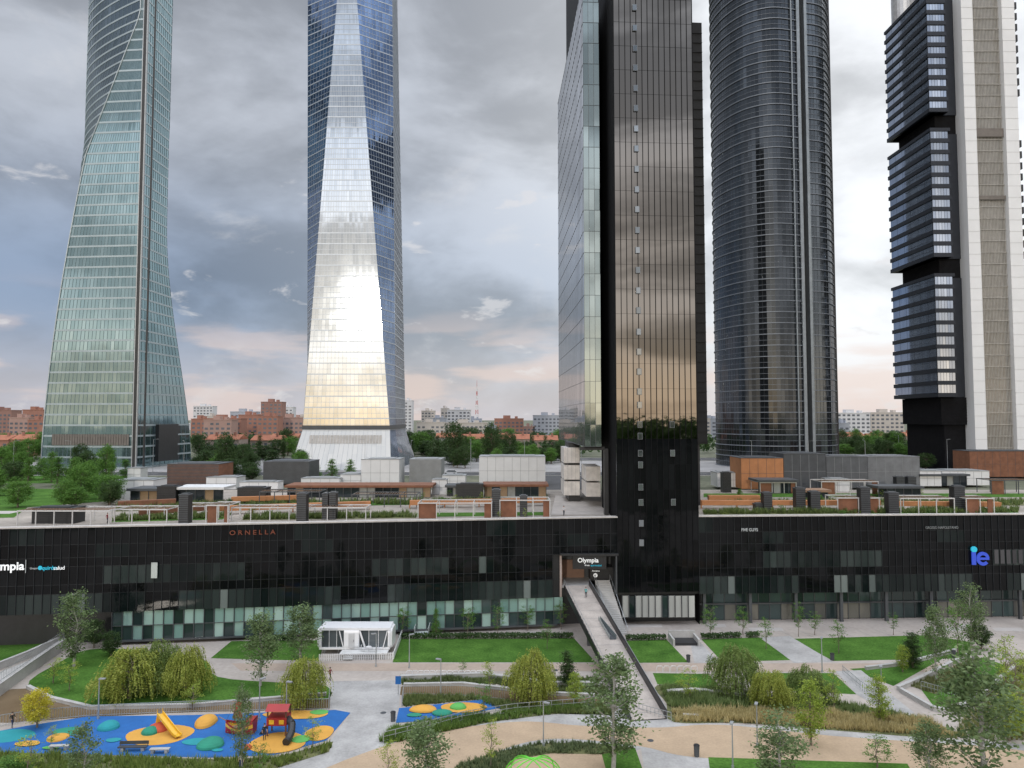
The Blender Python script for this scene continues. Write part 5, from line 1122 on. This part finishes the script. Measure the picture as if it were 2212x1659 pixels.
p=P(860,1500); e=empty('information_sign',p,'blue information board on grey post beside path','sign'); b=MB(); b.cyl(p,p+Vector((0,0,2.2)),.05,.05,8); obj(b,'post',STEEL,e); b=MB(); b.box(p.x-.35,p.x+.35,p.y-.1,p.y-.06,1.3,2.3); obj(b,'sign_panel',BLUE,e)
e=empty('underground_entrance',P(1478,1388),'concrete underground stair entrance in the lawn','entrance'); p=P(1478,1388); b=MB(); b.box(p.x-2.2,p.x+2,p.y+1.2,p.y+1.5,0,1.5); b.box(p.x-2.2,p.x-1.9,p.y-2,p.y+1.2,0,1.1); b.box(p.x+1.7,p.x+2,p.y-2,p.y+1.2,0,1.1); obj(b,'concrete_wall',CONC,e); b=MB(); b.box(p.x-1.85,p.x+1.65,p.y-1.5,p.y+1.15,.02,.4); obj(b,'stair_dark_block',BLACK,e)  # solid black block paints the darkness down the stair
def ramp(u0,u1,L,u2,u3,h,label):
    b=MB(); pa=P(u0,1372);pb=P(u1,1372); y1=pa.y+L; pc=at(u3,1340,y1);pd=at(u2,1340,y1)
    b.face([(pa.x,pa.y,.1),(pb.x,pb.y,.1),(pc.x,y1,h),(pd.x,y1,h)])
    for e0,e1 in ((pa,pd),(pb,pc)): b.beam((e0.x,e0.y,.6),(e1.x,y1,h+.5),.08,1.)
    tag(obj(b,'access_ramp',M('pale_ramp',(.42,.46,.45),.5)),label,'ramp')
ramp(290,330,4.5,365,395,1.6,'pale sloping access ramp at building base'); ramp(895,925,3.,905,935,1.5,'pale access ramp at building base')
for u,v in ((828,1540),(1200,1448),(1405,1600)):
    p=P(u,v); b=MB(); b.cyl((p.x,p.y,.02),(p.x,p.y,.034),.35,.35,18); o=obj(b,'manhole_cover',DGREY); tag(o,'round dark manhole cover in the paving','manhole cover')
# ---------------------------------------------------------------- people
SKIN=M('skin',(.45,.28,.20),.6,var=.03); HAIR=M('hair',(.03,.02,.015),.7)
def person(p,rz,shirt,trous,label,walk=.25,arm=0.):
    J=[(0,0,.93),(0,0,1.15),(0,0,1.38),(0,0,1.48),(0,-.01,1.57),(0,-.01,1.70),(-.09,0,.88),(-.10,-walk,.48),(-.10,-walk*.6+.0,.07),(-.10,-walk*.6-.15,.03),(.09,0,.88),(.10,walk*.4-.05,.48),(.10,walk,.09),(.10,walk-.14,.04),(-.19,0,1.38),(-.25,walk*.4,1.12),(-.25,walk*.3-.15-arm*.2,.9+arm*.2),(-.25,walk*.3-.2-arm*.25,.82+arm*.22),(.19,0,1.38),(.25,-walk*.4,1.12),(.25,-walk*.5-.15,.9),(.25,-walk*.5-.2,.82)]
    E=[(0,1),(1,2),(2,3),(3,4),(4,5),(0,6),(6,7),(7,8),(8,9),(0,10),(10,11),(11,12),(12,13),(2,14),(14,15),(15,16),(16,17),(2,18),(18,19),(19,20),(20,21)]
    RD_=[.13,.12,.13,.055,.09,.08,.09,.06,.042,.035,.09,.06,.042,.035,.06,.042,.033,.03,.06,.042,.033,.03]
    me=bpy.data.meshes.new('person_tmp'); me.from_pydata(J,E,[]); o=bpy.data.objects.new('person_tmp',me); COL.objects.link(o)
    o.modifiers.new('s','SKIN'); su=o.modifiers.new('u','SUBSURF'); su.levels=1; su.render_levels=1
    for i,v_ in enumerate(me.skin_vertices[0].data): v_.radius=(RD_[i],RD_[i]*(.8 if i<3 else 1)); v_.use_root=(i==0)
    bpy.context.view_layer.update(); m2=bpy.data.meshes.new_from_object(o.evaluated_get(bpy.context.evaluated_depsgraph_get())); bpy.data.objects.remove(o)
    m2.materials.clear()
    for m in (SKIN,shirt,trous,BLACK): m2.materials.append(m)
    for f_ in m2.polygons:
        c=f_.center; f_.material_index=3 if c.z<.09 else (2 if c.z<.95 and abs(c.x)<.2 else (1 if c.z<1.44 and (abs(c.x)<.21 or c.z>1.1) else 0)); f_.use_smooth=True
    ob=bpy.data.objects.new('person',m2); COL.objects.link(ob); ob.location=p; ob.rotation_euler=(0,0,rz); tag(ob,label,'person')
    b=MB(); 
    for k_ in range(4):
        a0=k_*.4;a1=(k_+1)*.4
        for i in range(10):
            q=[]
            for aa,ii in ((a0,i),(a0,i+1),(a1,i+1),(a1,i)): t_=ii*.6283; q.append((.105*math.cos(t_)*math.cos(aa),.01+.115*math.sin(t_)*math.cos(aa),1.66+.12*math.sin(aa)))
            b.face(q)
    h=obj(b,'hair',HAIR,origin=(0,0,0)); h.location=(0,0,0); h.parent=ob
S_=lambda n,c:M('cloth_'+n,c,.9,var=.1,scale=3)
q=Vector((10.9,118.5,7.0)).lerp(Vector((15.9,82.6,.12)),.13)
person(q+Vector((.4,0,.02)),2.9,S_('teal',(.1,.35,.35)),S_('dark',(.03,.03,.04)),'person in teal top walking on the footbridge')
person(P(571,1600)+Vector((0,0,.1)),.5,S_('black',(.02,.02,.02)),S_('dark',(.03,.03,.04)),'person in black standing beside the play ship',.08)
person(P(26,1572)+Vector((0,0,.02)),1.2,S_('black',(.02,.02,.02)),S_('navy',(.03,.04,.09)),'person in dark clothes walking beside playground fence',.2,.8)
person(P(696,1468),1.0,S_('grey',(.2,.2,.2)),S_('dark',(.03,.03,.04)),'person in grey top walking on the path')
person(P(713,1470),1.1,S_('maroon',(.2,.04,.05)),S_('dark',(.03,.03,.04)),'person in maroon top walking on the path')
person(P(521,1662),.2,S_('white',(.6,.6,.6)),S_('navy',(.03,.04,.09)),'person in white shirt standing by planting')
person(Vector((*P(1218,1114,DZ).xy,DZ+.02)),.2,S_('white',(.6,.6,.6)),S_('dark',(.03,.03,.04)),'person in white shirt on the roof terrace')
person(Vector((*P(232,1131,DZ).xy,DZ+.02)),1.2,S_('maroon',(.2,.04,.05)),S_('dark',(.03,.03,.04)),'person in maroon top on the roof terrace')
for o in bpy.data.objects:
    if '_o' in o: del o['_o']
